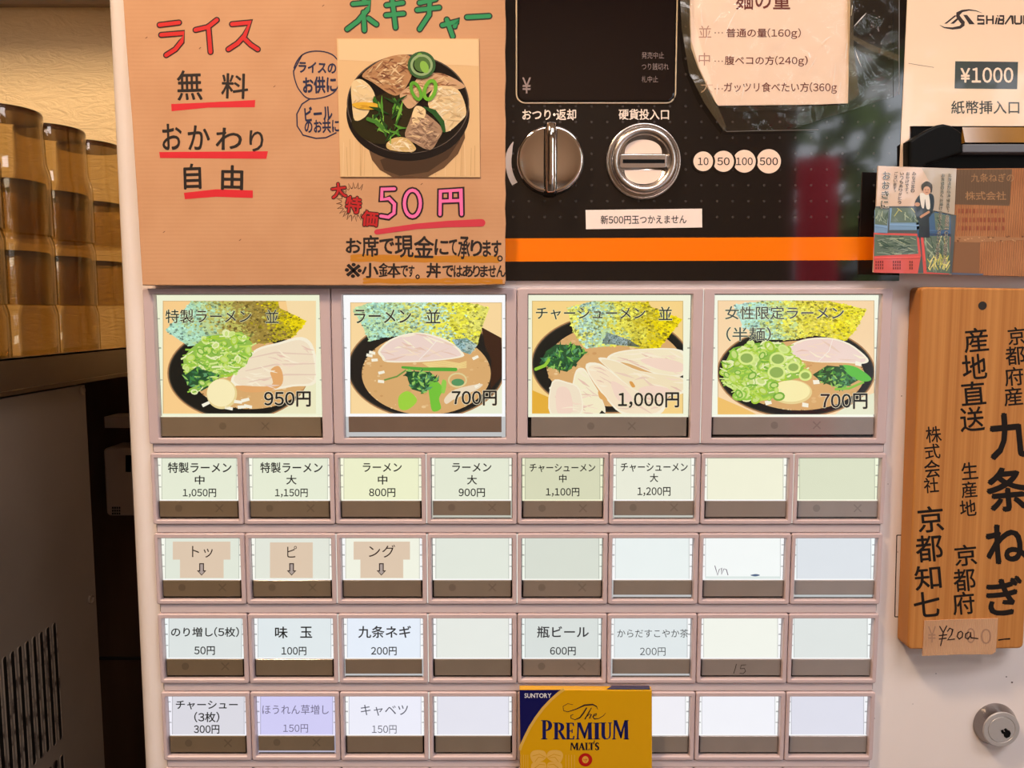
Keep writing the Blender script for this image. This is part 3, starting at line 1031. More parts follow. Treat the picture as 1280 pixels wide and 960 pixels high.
def food_a(b, d):
    T = lambda x, y: (160 + x * SCALE, 340 + y * SCALE)
    b.poly([T(600, 560), T(1030, 560), T(1030, 775), T(780, 775)], d, L_, (240, 236, 196))
    b.poly([T(860, 150), T(1030, 150), T(1030, 560), T(940, 560)], d, L_, (250, 222, 170))
    bowl(b, T, (600, 552), 386, 256, (668, 560, 318, 188), d - .00003, seed=2)
    nori(b, T, [(205, 320), (345, 160), (820, 160), (826, 196), (975, 268), (902, 355), (745, 392), (560, 380), (330, 405)], d - .00020, 1500,
         [(184, 230, 204), (178, 222, 184), (190, 212, 150), (196, 192, 96), (168, 146, 72), (160, 136, 60), (190, 172, 40), (236, 212, 14)], 21, (170, 165, 90))
    meat(b, T, [(620, 500), (700, 420), (820, 385), (950, 355), (1016, 420), (1030, 600), (900, 625), (780, 645), (650, 640), (560, 600)], d - .00026, (244, 226, 196), 40, 4)
    for pts in (((660, 470), (800, 440), (1010, 450)), ((640, 540), (800, 505), (1020, 500)), ((660, 600), (860, 560), (1025, 560))):
        b.stroke([T(*p) for p in pts], [1, 2.2, 1.2], d - .0003, L_, (232, 204, 182), caps=False)
    b.poly([T(*p) for p in smoothpoly([(780, 620), (775, 540), (820, 512), (845, 560), (835, 620), (760, 650), (640, 655), (590, 620)])], d - .00031, L_, (230, 170, 108))
    scallions(b, T, [(300, 470), (340, 420), (430, 350), (620, 325), (680, 390), (650, 500), (560, 570), (430, 590), (310, 560)], d - .00033, 190, 5, 24)
    spinach(b, T, [(300, 570), (370, 520), (500, 560), (490, 600), (400, 650), (330, 620)], d - .00060, 46, 6)
    scallions(b, T, [(330, 640), (480, 570), (490, 590), (350, 665)], d - .00068, 8, 9, 20)
    egg(b, T, 512, 665, 83, d - .00072)
    bits(b, T, [(640, 698), (600, 708), (620, 736), (655, 733), (550, 742), (425, 720)], d - .00072, s=(44, 20))
    title(b, '特製ラーメン', (207, 387, 314, 403.7), d - .0008, (50, 46, 40)); title(b, '並', (331.8, 387.4, 348.3, 403.7), d - .0008, (50, 46, 40))
    price(b, '950円', (330.5, 489.6, 388, 508), d - .0008)


def food_b(b, d):
    T = lambda x, y: (400 + x * SCALE, 340 + y * SCALE)
    b.poly([T(660, 700), T(1000, 560), T(1000, 775), T(640, 775)], d, L_, (238, 240, 214))
    bowl(b, T, (580, 525), 432, 278, (580, 555, 352, 225), d - .00003, seed=3, blk=(34, 30, 26))
    b.poly([T(880, 300), T(990, 360), T(1000, 560), T(930, 640), T(935, 480), T(900, 400)], d - .0001, L_, (62, 36, 22))
    nori(b, T, [(180, 205), (260, 170), (560, 160), (800, 165), (925, 195), (885, 300), (858, 400), (820, 450), (740, 400), (560, 330), (330, 360), (270, 380), (235, 300)], d - .00020, 1700,
         [(190, 224, 170), (180, 230, 206), (196, 226, 170), (228, 230, 120), (196, 232, 204), (240, 234, 84), (240, 232, 70), (232, 228, 110)], 31, (206, 206, 110))
    nori(b, T, [(720, 370), (800, 360), (858, 400), (820, 450), (760, 430)], d - .00030, 160, [(160, 196, 200), (120, 150, 140), (180, 200, 190)], 32, (140, 160, 140), 8)
    meat(b, T, [(318, 430), (380, 370), (480, 335), (580, 335), (700, 375), (780, 440), (760, 468), (560, 490), (370, 492), (335, 465)], d - .00034, (240, 214, 202), 30, 14)
    b.stroke([T(640, 370), T(590, 430), T(540, 480)], .9, d - .0004, L_, (248, 236, 224), caps=False)
    for k in range(5):
        b.stroke([T(560 + k * 8, 498 + k * 5), T(680, 486 + k * 7), T(760, 500 + k * 6), T(800, 488 + k * 8)], 1.2, d - .0004, L_, (242, 214, 140), caps=False)
    b.stroke([T(450, 520), T(560, 530), T(740, 532)], [3, 4.5, 4.5], d - .00042, L_, (88, 170, 60))
    spinach(b, T, [(470, 540), (600, 545), (650, 590), (570, 660), (500, 640), (480, 590)], d - .00044, 70, 15)
    b.stroke([T(350, 590), T(420, 570), T(470, 535)], 2, d - .00046, L_, (110, 150, 70), caps=False)
    for pl_, c in (([(595, 620), (640, 600), (670, 640), (650, 690), (660, 745), (615, 760), (600, 700)], (120, 196, 60)), ([(430, 680), (480, 650), (530, 700), (480, 750), (435, 745)], (160, 210, 66)), ([(668, 590), (690, 600), (680, 660), (660, 650)], (150, 206, 80))):
        b.poly([T(*p) for p in smoothpoly(pl_)], d - .00052, L_, c)
    X, Y = T(750, 590); b.ring(X, Y, 11, 8.5, 2, d - .00052, L_, (226, 210, 150)); b.ell(*T(752, 602), 8, 4.5, d - .00053, L_, (90, 150, 96))
    bits(b, T, [(335, 548), (333, 597), (298, 480), (270, 455), (285, 440), (848, 467), (860, 620)], d - .0005, s=(34, 18))
    b.poly([T(*p) for p in smoothpoly([(680, 690), (740, 640), (880, 610), (860, 640), (740, 690), (690, 720)])], d - .0005, L_, (240, 220, 190))
    title(b, 'ラーメン', (442.8, 387, 513.9, 404), d - .0008); title(b, '並', (532.4, 386.6, 550.5, 404), d - .0008)
    price(b, '700円', (565, 488.6, 620.6, 506.6), d - .0008)


def food_c(b, d):
    T = lambda x, y: (640 + x * SCALE, 340 + y * SCALE)
    b.poly([T(100, 640), T(215, 690), T(220, 780), T(100, 780)], d, L_, (232, 176, 60))
    bowl(b, T, (540, 500), 436, 272, (560, 510, 372, 224), d - .00003, seed=5)
    nori(b, T, [(300, 195), (440, 160), (740, 165), (760, 190), (930, 258), (800, 420), (740, 425), (600, 400), (400, 415), (335, 330)], d - .00020, 1700,
         [(236, 234, 110), (188, 226, 206), (196, 222, 160), (236, 230, 92), (232, 220, 76), (214, 196, 50), (236, 212, 10), (246, 220, 12)], 41, (200, 190, 90))
    nori(b, T, [(490, 390), (520, 330), (640, 370), (700, 410)], d - .00030, 140, [(120, 140, 130), (160, 180, 180), (100, 110, 90)], 42, (130, 140, 120), 8)
    for k, (poly, c) in enumerate((([(560, 440), (700, 420), (930, 428), (940, 560), (800, 560), (640, 500), (520, 480)], (246, 232, 196)),
                                   ([(470, 470), (560, 480), (700, 540), (940, 580), (940, 660), (760, 680), (650, 640), (540, 540)], (244, 226, 188)),
                                   ([(400, 520), (480, 500), (600, 590), (700, 660), (840, 690), (800, 780), (620, 780), (520, 700)], (248, 228, 196)),
                                   ([(340, 560), (390, 525), (440, 600), (490, 690), (500, 780), (330, 780)], (246, 236, 200)),
                                   ([(218, 600), (300, 600), (370, 640), (376, 780), (210, 780)], (244, 228, 200)))):
        meat(b, T, poly, d - .00036 - k * .00006, c, 26, 50 + k)
    for pl_ in ([(700, 480), (820, 470), (930, 500), (920, 545), (800, 530)], [(690, 640), (760, 620), (860, 640), (840, 690), (720, 680)], [(540, 600), (600, 620), (660, 700), (580, 700)], [(245, 640), (310, 640), (330, 760), (250, 770)]):
        b.poly([T(*p) for p in smoothpoly(pl_)], d - .00066, L_, (246, 216, 196))
    b.poly([T(*p) for p in smoothpoly([(640, 600), (655, 598), (672, 625), (655, 628)])], d - .00067, L_, (224, 160, 80))
    b.poly([T(*p) for p in smoothpoly([(470, 650), (500, 670), (520, 700), (480, 690)])], d - .00067, L_, (226, 170, 100))
    spinach(b, T, [(150, 500), (190, 430), (240, 395), (360, 400), (405, 440), (350, 500), (300, 545), (220, 525)], d - .00068, 90, 55)
    b.stroke([T(130, 530), T(180, 510), T(200, 480)], 4, d - .00082, L_, (150, 200, 60))
    b.ell(*T(212, 634), 2.2, 2.0, d - .0005, L_, (240, 234, 210), n=10)
    b.poly([T(*p) for p in ((470, 780), (490, 755), (520, 780))], d - .0007, L_, (20, 18, 16))
    title(b, 'チャーシューメン', (670, 384.7, 806.6, 399.3), d - .0009); title(b, '並', (823.4, 383.5, 840, 400), d - .0009)
    price(b, '1,000円', (773, 490.7, 848.5, 509.5), d - .0009)


def food_d(b, d):
    T = lambda x, y: (860 + x * SCALE, 340 + y * SCALE)
    b.poly([T(160, 680), T(300, 740), T(380, 780), T(160, 780)], d, L_, (244, 196, 110))
    b.poly([T(900, 700), T(1015, 660), T(1015, 780), T(800, 780)], d, L_, (236, 236, 206))
    bowl(b, T, (590, 545), 432, 250, (610, 565, 352, 190), d - .00003, seed=7, blk=(30, 28, 26))
    nori(b, T, [(250, 180), (420, 158), (770, 158), (976, 205), (905, 330), (860, 375), (700, 345), (560, 370), (440, 370), (300, 300)], d - .00020, 1600,
         [(196, 236, 220), (186, 230, 206), (206, 228, 150), (236, 234, 104), (232, 224, 70), (232, 220, 90), (242, 226, 40), (246, 232, 70)], 61, (204, 204, 120))
    meat(b, T, [(540, 420), (620, 370), (760, 358), (880, 390), (980, 470), (960, 500), (840, 495), (700, 492), (590, 470)], d - .00034, (242, 216, 204), 26, 64)
    b.stroke([T(790, 365), T(770, 430), T(710, 490)], .9, d - .0004, L_, (250, 238, 226), caps=False)
    spinach(b, T, [(680, 560), (760, 510), (880, 520), (930, 590), (840, 640), (730, 600)], d - .00042, 80, 65)
    b.poly([T(*p) for p in smoothpoly([(840, 510), (920, 520), (1000, 580), (960, 598), (890, 570)])], d - .00056, L_, (96, 190, 66))
    b.stroke([T(800, 640), T(880, 635), T(960, 600)], 3, d - .00056, L_, (140, 196, 70), caps=False)
    egg(b, T, 565, 655, 112, d - .00058, (252, 240, 176), 66)
    scallions(b, T, [(180, 540), (230, 440), (330, 390), (520, 385), (590, 470), (660, 560), (560, 590), (470, 600), (500, 680), (420, 700), (290, 690), (210, 610)], d - .00062, 260, 66, 30)
    for x, y, r1 in ((483, 548, 44), (575, 520, 34), (640, 565, 30), (320, 470, 40), (490, 475, 40)):
        X, Y = T(x, y); b.ell(X, Y, r1 * SCALE, r1 * SCALE * .8, d - .001, L_, (150, 180, 90)); b.ring(X, Y, r1 * SCALE, r1 * SCALE * .8, 2.6, d - .00102, L_, (222, 238, 140))
    bits(b, T, [(438, 712), (640, 725), (700, 600), (930, 500)], d - .0006, s=(34, 26))
    title(b, '女性限定ラーメン', (906.5, 382.9, 1054.8, 399.2), d - .0011, (70, 74, 76))
    title(b, '(半麺)', (908, 409, 963.6, 426.4), d - .0011, (70, 74, 76))
    price(b, '700円', (1026, 492, 1084, 510.8), d - .0011)


# --- large picture buttons
bx = [186, 417, 646, 875.5, 1108]
ym = 456
zt_, zb_ = U(640, 360.5, 0).z, U(640, 553.5, 0).z
PXM = 0.00048
BIG = [(food_a, (252, 208, 142), (244, 246, 214), (203.5, 376, 395, 517), (201, 521, 402, 545), 'picture button of loaded ramen with egg, 950 yen', (128, 112, 92)),
       (food_b, (252, 218, 160), (255, 255, 255), (437.8, 378, 627.5, 517), (436, 520.5, 627, 540), 'picture button of plain ramen with white glow, 700 yen', (120, 102, 90)),
       (food_c, (250, 214, 138), (246, 247, 220), (665, 376, 854, 517), (664, 521, 857.5, 545), 'picture button of sliced pork ramen, 1,000 yen', (136, 126, 118)),
       (food_d, (252, 218, 172), (250, 252, 232), (897, 375.5, 1093, 518), (891, 521, 1091, 543), 'picture button of half-noodle ramen, far right, 700 yen', (146, 136, 132))]
for k, (fn, tone, edge, cr, sr, lab, sc_) in enumerate(BIG):  # sc_: strip colour with the outdoor reflection mixed in, paler towards the right
    X0 = U(bx[k], ym, 0).x; X1 = U(bx[k + 1], ym, 0).x
    make_button(X0, zb_, X1, zt_, 13 * PXM, 13 * PXM, 7.5 * PXM, 7 * PXM, tone, cr, sr, edge, fn, marks=(k != 1), label=lab, strip_col=sc_, sunk=(k == 1), leak=(k == 3))

# --- small buttons: five rows of eight
sx_ = [193.5, 306.8, 420.5, 534, 646.5, 760, 873.5, 988.5, 1102.5]
SXW = [U(x, 610, 0).x for x in sx_]
ROWS = [(565, 653), (664.5, 752), (764, 850), (861, 945.5), (955.5, 1040)]
G = {}
G[(0, 0)] = txt([('特製ラーメン', 210, 578, 289, 591), ('中', 243.7, 594.5, 255.5, 605.5), ('1,050円', 228.7, 611, 270, 621.5)])
G[(0, 1)] = txt([('特製ラーメン', 325.5, 578, 403, 591), ('大', 358, 594, 370.5, 605.5), ('1,150円', 344, 611, 384.5, 621.5)])
G[(0, 2)] = txt([('ラーメン', 453.7, 579, 502, 589.7), ('中', 472.5, 594, 484, 605.5), ('800円', 461.5, 610.5, 494, 621)])
G[(0, 3)] = txt([('ラーメン', 565.5, 579, 614, 589.7), ('大', 584, 594, 596, 605.5), ('900円', 573.5, 610.5, 606, 621)])
G[(0, 4)] = txt([('チャーシューメン', 662, 580, 744, 590), ('中', 699, 593, 708, 603), ('1,100円', 682.5, 610, 724, 620.5)])
G[(0, 5)] = txt([('チャーシューメン', 776, 579, 859.5, 589.5), ('大', 812.5, 592, 822.5, 602.5), ('1,200円', 797, 609, 838, 620)])
G[(1, 0)] = topping([(216, 677, 288, 699.5), (225, 699.5, 279.5, 722.5)], ('トッ', (240, 682.5, 266, 697)), 252)
G[(1, 1)] = topping([(337.5, 678, 391, 722.5)], ('ピ', (359, 682.5, 371, 697)), 364.5)
G[(1, 2)] = topping([(442, 677, 512.5, 699.5), (450.5, 699.5, 504, 722.5)], ('ング', (461, 681, 494, 697)), 476.7)
g4 = (54, 54, 56)
G[(2, 0)] = txt([('のり増し(5枚)', 214, 784, 298.6, 796), ('50円', 243, 808, 268.4, 818.6)])
G[(2, 1)] = txt([('味', 344, 783.5, 359.3, 797.7), ('玉', 375.4, 783.5, 390, 797), ('100円', 352, 808.7, 382.7, 819)])
G[(2, 2)] = txt([('九条ネギ', 448, 782.4, 513.5, 797.3), ('200円', 464, 808.7, 495.6, 819)], g4)
G[(2, 4)] = txt([('瓶ビール', 671.6, 783, 735.8, 797), ('600円', 687.7, 808.7, 719.5, 819)], g4)
G[(2, 5)] = txt([('からだすこやか茶', 771.7, 786.5, 860.4, 797), ('200円', 800, 809.4, 831.8, 819.7)], g4, 0.0)
G[(3, 0)] = txt([('チャーシュー', 220, 876, 297, 886.6), ('(3枚)', 243, 890, 274, 902.7), ('300円', 242.5, 906.5, 274, 917)])
G[(3, 1)] = txt([('ほうれん草増し', 328, 881, 411, 893), ('150円', 354, 905.4, 385, 915.7)], (108, 102, 130), 0.0)
G[(3, 2)] = txt([('キャベツ', 451, 881, 510, 894.6), ('150円', 465, 906.6, 495.6, 917)], (84, 84, 98), 0.0)


def scribble(b, d):
    b.stroke([(893.5, 707), (895, 712), (897, 719), (899, 712), (902, 710), (902, 718), (905, 711), (908, 712), (910, 719)], .9, d, L_, (110, 92, 110), caps=False)
    b.poly(smoothpoly([(938, 719), (945, 717.5), (950, 719), (944, 720.5)]), d, L_, (90, 110, 140))
    b.rect(879, 720.5, 979, 725, d, L_, (226, 236, 232))


G[(1, 6)] = scribble


def pencil(b, d): pass


def pencil_strip(b, d):
    b.stroke([(920.5, 830), (919, 836), (917, 842)], .9, d, M['strip'], (64, 56, 48), caps=False)
    b.stroke([(932.5, 831), (926.5, 831.5), (925.5, 836), (930.5, 835.5), (932, 839), (929, 842), (924.5, 841.5)], .8, d, M['strip'], (70, 62, 54), caps=False)


pencil.strip = pencil_strip
G[(2, 6)] = pencil
TONE = [[(234, 239, 216), (235, 240, 216), (242, 244, 206), (233, 237, 215), (219, 220, 188), (238, 239, 220), (246, 245, 220), (224, 228, 200)],
        [(230, 235, 220), (232, 235, 222), (246, 247, 230), (231, 236, 224), (221, 226, 214), (240, 247, 245), (250, 254, 252), (226, 231, 236)],
        [(226, 232, 230), (230, 238, 240), (236, 244, 255), (236, 239, 232), (222, 228, 224), (230, 237, 238), (248, 250, 240), (228, 233, 230)],
        [(224, 222, 230), (214, 210, 250), (243, 243, 255), (234, 233, 243), (240, 240, 250), (246, 244, 250), (248, 248, 254), (228, 228, 240)],
        [(236, 236, 240)] * 8]
WORDS = {(0, 0): '1,050 yen', (0, 1): '1,150 yen', (0, 2): '800 yen', (0, 3): '900 yen', (0, 4): '1,100 yen', (0, 5): '1,200 yen', (1, 0): 'arrow', (1, 1): 'arrow', (1, 2): 'arrow',
         (2, 0): '50 yen', (2, 1): '100 yen', (2, 2): '200 yen', (2, 4): '600 yen', (2, 5): '200 yen', (3, 0): '300 yen', (3, 1): '150 yen', (3, 2): '150 yen'}
NOMARK = {(0, 2), (1, 2), (1, 5), (1, 6), (1, 7), (2, 1), (2, 2), (2, 3), (2, 5), (2, 6), (2, 7), (0, 6), (3, 2), (3, 3), (3, 5), (3, 6), (3, 7)}
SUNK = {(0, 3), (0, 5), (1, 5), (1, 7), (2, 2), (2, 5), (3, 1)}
for r_ in range(5):
    y0, y1 = ROWS[r_]
    Z1 = U(640, y0, 0).z; Z0 = U(640, y1, 0).z
    for c_ in range(8):
        X0, X1 = SXW[c_], SXW[c_ + 1]
        def pxx(X, y):  # back to pixels on the door plane for the card edges
            P = Vector((X, DC, U(640, y, DC).z)) - CAM
            return W_ / 2 + FPX * P.x / P.dot(FWD)
        ym_ = (y0 + y1) / 2
        xl = pxx(X0, ym_); xr_ = pxx(X1, ym_)
        H = y1 - y0
        cr = (xl + 9.5, y0 + 7.5, xr_ - 10, y0 + H * .675)
        sr = (xl + 7.5, y0 + H * .69, xr_ - 8, y0 + H * .69 + (20 if (r_, c_) not in SUNK else 18))
        tone = TONE[r_][c_]
        edge = tuple(min(255, int(v * 1.07 + 8)) for v in tone)
        t = c_ / 7.0
        sc_ = (int(118 + 32 * t), int(102 + 38 * t), int(82 + 54 * t))  # paler to the right: reflection of outdoors put into the strip colour
        lab = None
        if (r_, c_) in WORDS:
            lab = 'small lit button printed ' + WORDS[(r_, c_)] if WORDS[(r_, c_)] != 'arrow' else 'small lit button with a pink arrow slip'
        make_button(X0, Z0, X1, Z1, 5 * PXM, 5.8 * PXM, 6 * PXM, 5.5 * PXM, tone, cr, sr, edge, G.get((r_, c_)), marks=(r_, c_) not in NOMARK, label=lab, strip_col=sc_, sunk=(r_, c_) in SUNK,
                    leak=(r_, c_) in {(0, 3), (0, 7), (1, 3), (1, 4), (2, 2), (2, 3), (3, 3), (4, 3), (1, 2)})

# rails between the rows, with dark ends
bars = [(553.8, 564.6), (653.4, 664), (752.4, 763.6), (850.4, 860.6), (946, 955)]
for k, (y0, y1) in enumerate(bars):
    b = MB()
    Z1 = U(640, y0, 0).z; Z0 = U(640, y1, 0).z
    xa, xb = SXW[0] + 3.5 * PXM, SXW[8] - 3.5 * PXM
    b.prism([(xa, Z0), (xb, Z0), (xb, Z1), (xa, Z1)], 0, -.0035, M['rail'], bev=.0006)
    for x in (xa - 2.2 * PXM, xb):
        b.box((x, -.0012, Z0), (x + 2.2 * PXM, -.0002, Z1), M['dark'], (30, 26, 24))
    b.build('row_divider', mach)

# ------------------------------------------------------------------ cardboard sign
DS = -0.0095
TK = 0.0045
rnd = random.Random(12)
pts = [(152, -26), (158, 60), (165, 150), (171, 240), (178, 356.5)]
pts += [(178 + (631 - 178) * i / 12, 356.8 + rnd.uniform(-.4, .4)) for i in range(1, 12)]
pts += [(631, 355.5)] + [(632 + rnd.uniform(-.7, .5), 350 - i * 18) for i in range(21)]
sign = thing('cardboard_sign', 'brown cardboard sign with hand lettering and a photo of a pork bowl', 'sign', (U(400, 357, DS).x, DS + TK, U(400, 357, DS).z))
b = MB()
lp = [U(x, y, DS) for x, y in pts]
b.prism([(p.x, p.z) for p in lp], DS + TK, DS, M['card'], bev=.0004)
MK = M['marker']
d = DS - .00008
BLK = (34, 24, 22); RED = (204, 28, 34); NAVY = (26, 30, 66); GRN = (24, 140, 82); PNK = (255, 112, 176)


def hand(strokes, w, fill, line, ow, conv):
    for s in strokes: b.stroke([conv(*p) for p in s], w + ow, d, MK, line)
    for s in strokes: b.stroke([conv(*p) for p in s], w, d - .00006, MK, fill)


c1 = lambda x, y: (x / 3.048, y / 3.048)
c2 = lambda x, y: (340 + x / 4, y / 4)
c3 = lambda x, y: (400 + x / 4, 180 + y / 4)
hand([[(608, 95), (682, 86)], [(614, 133), (700, 126), (692, 158), (668, 188), (633, 210)], [(826, 76), (792, 103), (745, 114)], [(794, 100), (802, 198)],
      [(884, 92), (952, 86), (932, 136), (905, 165), (870, 188)], [(926, 142), (955, 170), (982, 188)]], 4.8, (206, 30, 32), (48, 16, 16), 3.2, c1)
hand([[(440, -30), (462, 2)], [(405, 20), (490, 12), (478, 48), (430, 105), (376, 146)], [(458, 62), (462, 152)], [(482, 92), (522, 122)],
      [(572, 26), (654, 14)], [(570, 76), (658, 68)], [(600, -14), (618, 138)],
      [(738, 14), (818, -4)], [(726, 50), (836, 38)], [(788, 8), (786, 74), (738, 146)],
      [(852, 126), (938, 104), (914, 132)], [(874, 98), (904, 182)], [(975, 86), (1086, 80)]], 5.2, GRN, (26, 34, 22), 3.2, c2)
# brush-pen words
b.text('無', 221.5, 88, 252.5, 125, d, MK, BLK, .012, rot=-.03); b.text('料', 277, 92, 310, 123, d, MK, BLK, .012, rot=.03)
for ch, bxs in (('お', (203, 155, 227, 187)), ('か', (235, 157, 262, 187)), ('わ', (270, 160, 302, 187)), ('り', (312, 163, 329, 189))):
    b.text(ch, *bxs, d, MK, BLK, .014, rot=rnd.uniform(-.05, .05))
b.text('自', 230, 205, 251, 236, d, MK, BLK, .02, rot=-.03); b.text('由', 277, 207, 303.5, 237, d, MK, BLK, .02, rot=.02)
for pl_ in ([(214, 130), (250, 128.5), (319, 125), (318.5, 134), (260, 134.5), (214.5, 139)], [(199, 190), (335, 189), (333, 198.5), (200, 197.5)], [(230, 241), (270, 236.5), (316, 238), (316, 247.5), (270, 246), (231, 249)]):
    b.poly(pl_, d + .00002, MK, (214, 38, 50))
# speech bubbles
b.stroke([c2(*p) for p in smoothpoly([(110, 340), (150, 275), (220, 255), (300, 272), (340, 330), (335, 420), (290, 475), (190, 494), (140, 455), (115, 400)], 4)] + [c2(150, 275)], 1.5, d, MK, NAVY)
b.stroke([c2(*p) for p in ((190, 494), (150, 520), (124, 570), (126, 630), (155, 675), (220, 692), (270, 688), (320, 664))], 1.6, d, MK, NAVY)
b.text('ライスの', 373.5, 78, 420, 91, d, MK, NAVY, .035, rot=.03); b.text('お供に', 379, 96, 420, 116, d, MK, NAVY, .035, rot=-.03)
b.text('ビール', 381, 133, 415, 150.5, d, MK, NAVY, .035, rot=-.08); b.text('のお共に', 381, 149.5, 424, 166, d, MK, NAVY, .03, rot=-.03)
# the starburst and the small red words
for a in range(60, 330, 15):
    t0, t1 = radians(a), radians(a + 15); cx, cy = 443.5, 252.5
    P = lambda t, r_: (cx + r_ * cos(t) * .95, cy - r_ * sin(t))
    b.stroke([P(t0, 17), P(t0 + .09, 24.5), P((t0 + t1) / 2 + .03, 18), P(t1, 17)], .7, d, MK, (70, 34, 22), caps=False)
for ch, bxs, rt in (('大', (414.5, 229, 432.5, 247), -.12), ('特', (432.5, 246, 451, 266), .12), ('価', (452.5, 264, 472, 282.5), .1)):
    b.text(ch, *bxs, d - .00006, MK, (186, 28, 30), .03, rot=rt, halo=(60, 18, 18), hb=.06)
hand([[(372, 224), (310, 226), (308, 278), (345, 272), (372, 300), (370, 345), (342, 366), (304, 360)], [(462 + 40 * cos(t), 297 + 66 * sin(t)) for t in [2 * pi * i / 20 for i in range(21)]],
      [(600, 352), (602, 236), (704, 230), (708, 352)], [(652, 240), (652, 284)], [(606, 286), (700, 282)]], 3.9, PNK, (40, 16, 22), 4.4, c3)
b.stroke([c3(*p) for p in ((284, 440), (480, 412), (640, 400), (808, 394))], [6.5, 7, 8.2, 9.5], d, MK, (204, 54, 72))
# highlighter and the two black lines
for yy, xa, xb, ww in (((322.5, 321, 324.5), 440, 622, 8.5), ((351, 350.5, 351.5), 455, 627, 6)):
    for off in (-.25, .25):
        b.stroke([(xa + (xb - xa) * i / 20, yy[0] + (yy[2] - yy[0]) * i / 20 + off * ww + rnd.uniform(-.7, .7)) for i in range(21)], ww * .55, d + .00003, MK, (196, 128, 34))
line1 = 'お席で現金にて承ります'
xs = [432, 452, 474, 493, 517, 543, 561, 572, 588, 603, 614, 627]
for i, ch in enumerate(line1):
    big = ch in '席現金承'
    x0, x1 = xs[i], xs[i + 1]
    y0, y1 = (294, 320) if big else (298, 316)
    b.text(ch, x0 + .6, y0 + i * .3, x1 - .6, y1 + i * .5, d, MK, BLK, .018 if ch in '席現承金' else .026, rot=rnd.uniform(-.05, .05))
b.ring(625, 323, 2.6, 3, 1.6, d, MK, BLK)
line2 = '※小鉢です丼ではありません'
xs2 = [431, 452, 473, 501, 511, 533, 553, 567, 578, 591, 600, 610, 620, 632]
for i, ch in enumerate(line2):
    x0, x1 = xs2[i], xs2[i + 1]
    if ch == '丼': x0, x1 = 533, 551
    big = ch in '鉢丼小※'
    y0, y1 = (329, 347) if big else (332, 346)
    if ch in 'です' and i < 5: x0, x1 = (500, 510) if ch == 'で' else (510, 518)
    b.text(ch, x0 + .4, y0, x1 - .2, y1, d - (.0 if i < 9 else .00002), MK, BLK, .012 if ch in '※鉢' else .026, rot=rnd.uniform(-.06, .06))
b.ring(522, 346, 2, 2.2, 1.5, d, MK, BLK)
for (x, y) in ((183, 47), (343, 108), (527, 230), (300, 300), (404, 7), (205, 290), (250, 60)):
    b.stroke([(x - 1, y + .8), (x + 1, y - .8)], .8, d, MK, (110, 70, 44))
b.build('board', sign)

# photo glued on the board
b = MB()
dph = DS - .0006
P_ = M['gloss']
corners = [c2(323, 192), c2(1035, 193), c2(1040, 886), c2(342, 884)]
b.poly(corners, dph, P_, (228, 190, 142))
for i in range(4):
    a, e = corners[i - 1], corners[i]
    b.face([U(*a, dph), U(*e, dph), U(*e, DS), U(*a, DS)], P_, (220, 190, 150))
dd = dph - .00004
b.poly([c2(330, 196), c2(1030, 197), c2(1032, 330), c2(334, 300)], dd, P_, (238, 204, 160))
rnd = random.Random(8)
for k in range(26):
    x = 350 + rnd.uniform(0, 670); y = 800 + rnd.uniform(-10, 60)
    b.stroke([c2(x, 690 + rnd.uniform(0, 60)), c2(x + rnd.uniform(-6, 6), 880)], .6, dd - .00001, P_, rnd.choice(((214, 174, 126), (236, 204, 160), (204, 164, 116))), caps=False)
b.poly([c2(*p) for p in [(500, 800), (470, 700), (960, 600), (965, 690), (930, 770), (860, 840), (780, 884), (600, 884), (540, 850)]], dd - .00004, P_, (104, 78, 58))
b.poly([c2(*p) for p in [(540, 800), (940, 640), (940, 700), (880, 790), (780, 860), (640, 880), (560, 850)]], dd - .00005, P_, (72, 54, 42))
b.ell(*c2(680, 565), 308 / 4, 240 / 4, dd - .00008, P_, (24, 22, 24), n=64)
b.ell(*c2(680, 520), 306 / 4, 248 / 4, dd - .0001, P_, (86, 76, 70), n=64)
b.ell(*c2(680, 521), 300 / 4, 243 / 4, dd - .00012, P_, (20, 18, 18), n=64)
SC_OLD = SCALE; SCALE = .25


def chunk(poly, base, tones, seed, n, dk_, l=(10, 34)):
    sp = smoothpoly(poly)
    b.poly([c2(*p) for p in sp], dk_, P_, base)
    r2 = random.Random(seed)
    for k, (x, y) in enumerate(rpts(sp, n, r2)):
        a = r2.uniform(-.9, .9); q = r2.uniform(*l)
        pts_ = [(x - q * cos(a), y - q * sin(a)), (x, y + r2.uniform(-5, 5)), (x + q * cos(a), y + q * sin(a))]
        if all(inside(p, sp) for p in pts_):
            b.stroke([c2(*p) for p in pts_], [.5, r2.uniform(1.2, 3.4), .5], dk_ - .00002 - k * .0000012, P_, r2.choice(tones), caps=False)


warm = ((206, 168, 124), (184, 136, 96), (150, 102, 74), (226, 196, 152), (128, 84, 62))
pale = ((240, 222, 184), (224, 200, 156), (246, 234, 206), (206, 176, 132), (230, 208, 170))
b.poly([c2(*p) for p in smoothpoly([(400, 590), (520, 480), (680, 470), (700, 640), (560, 720), (440, 680)])], dd - .00016, P_, (44, 40, 22))
chunk([(398, 420), (440, 395), (490, 430), (515, 480), (500, 520), (470, 580), (415, 602), (400, 520)], (232, 206, 158), pale, 1, 50, dd - .00018)
chunk([(450, 380), (500, 330), (580, 285), (680, 275), (705, 330), (690, 400), (640, 470), (590, 470), (500, 410)], (184, 138, 98), warm, 2, 130, dd - .0002)
chunk([(640, 470), (700, 420), (760, 370), (860, 370), (965, 430), (900, 450), (800, 450), (700, 540), (660, 520)], (206, 166, 130), warm, 3, 80, dd - .0002)
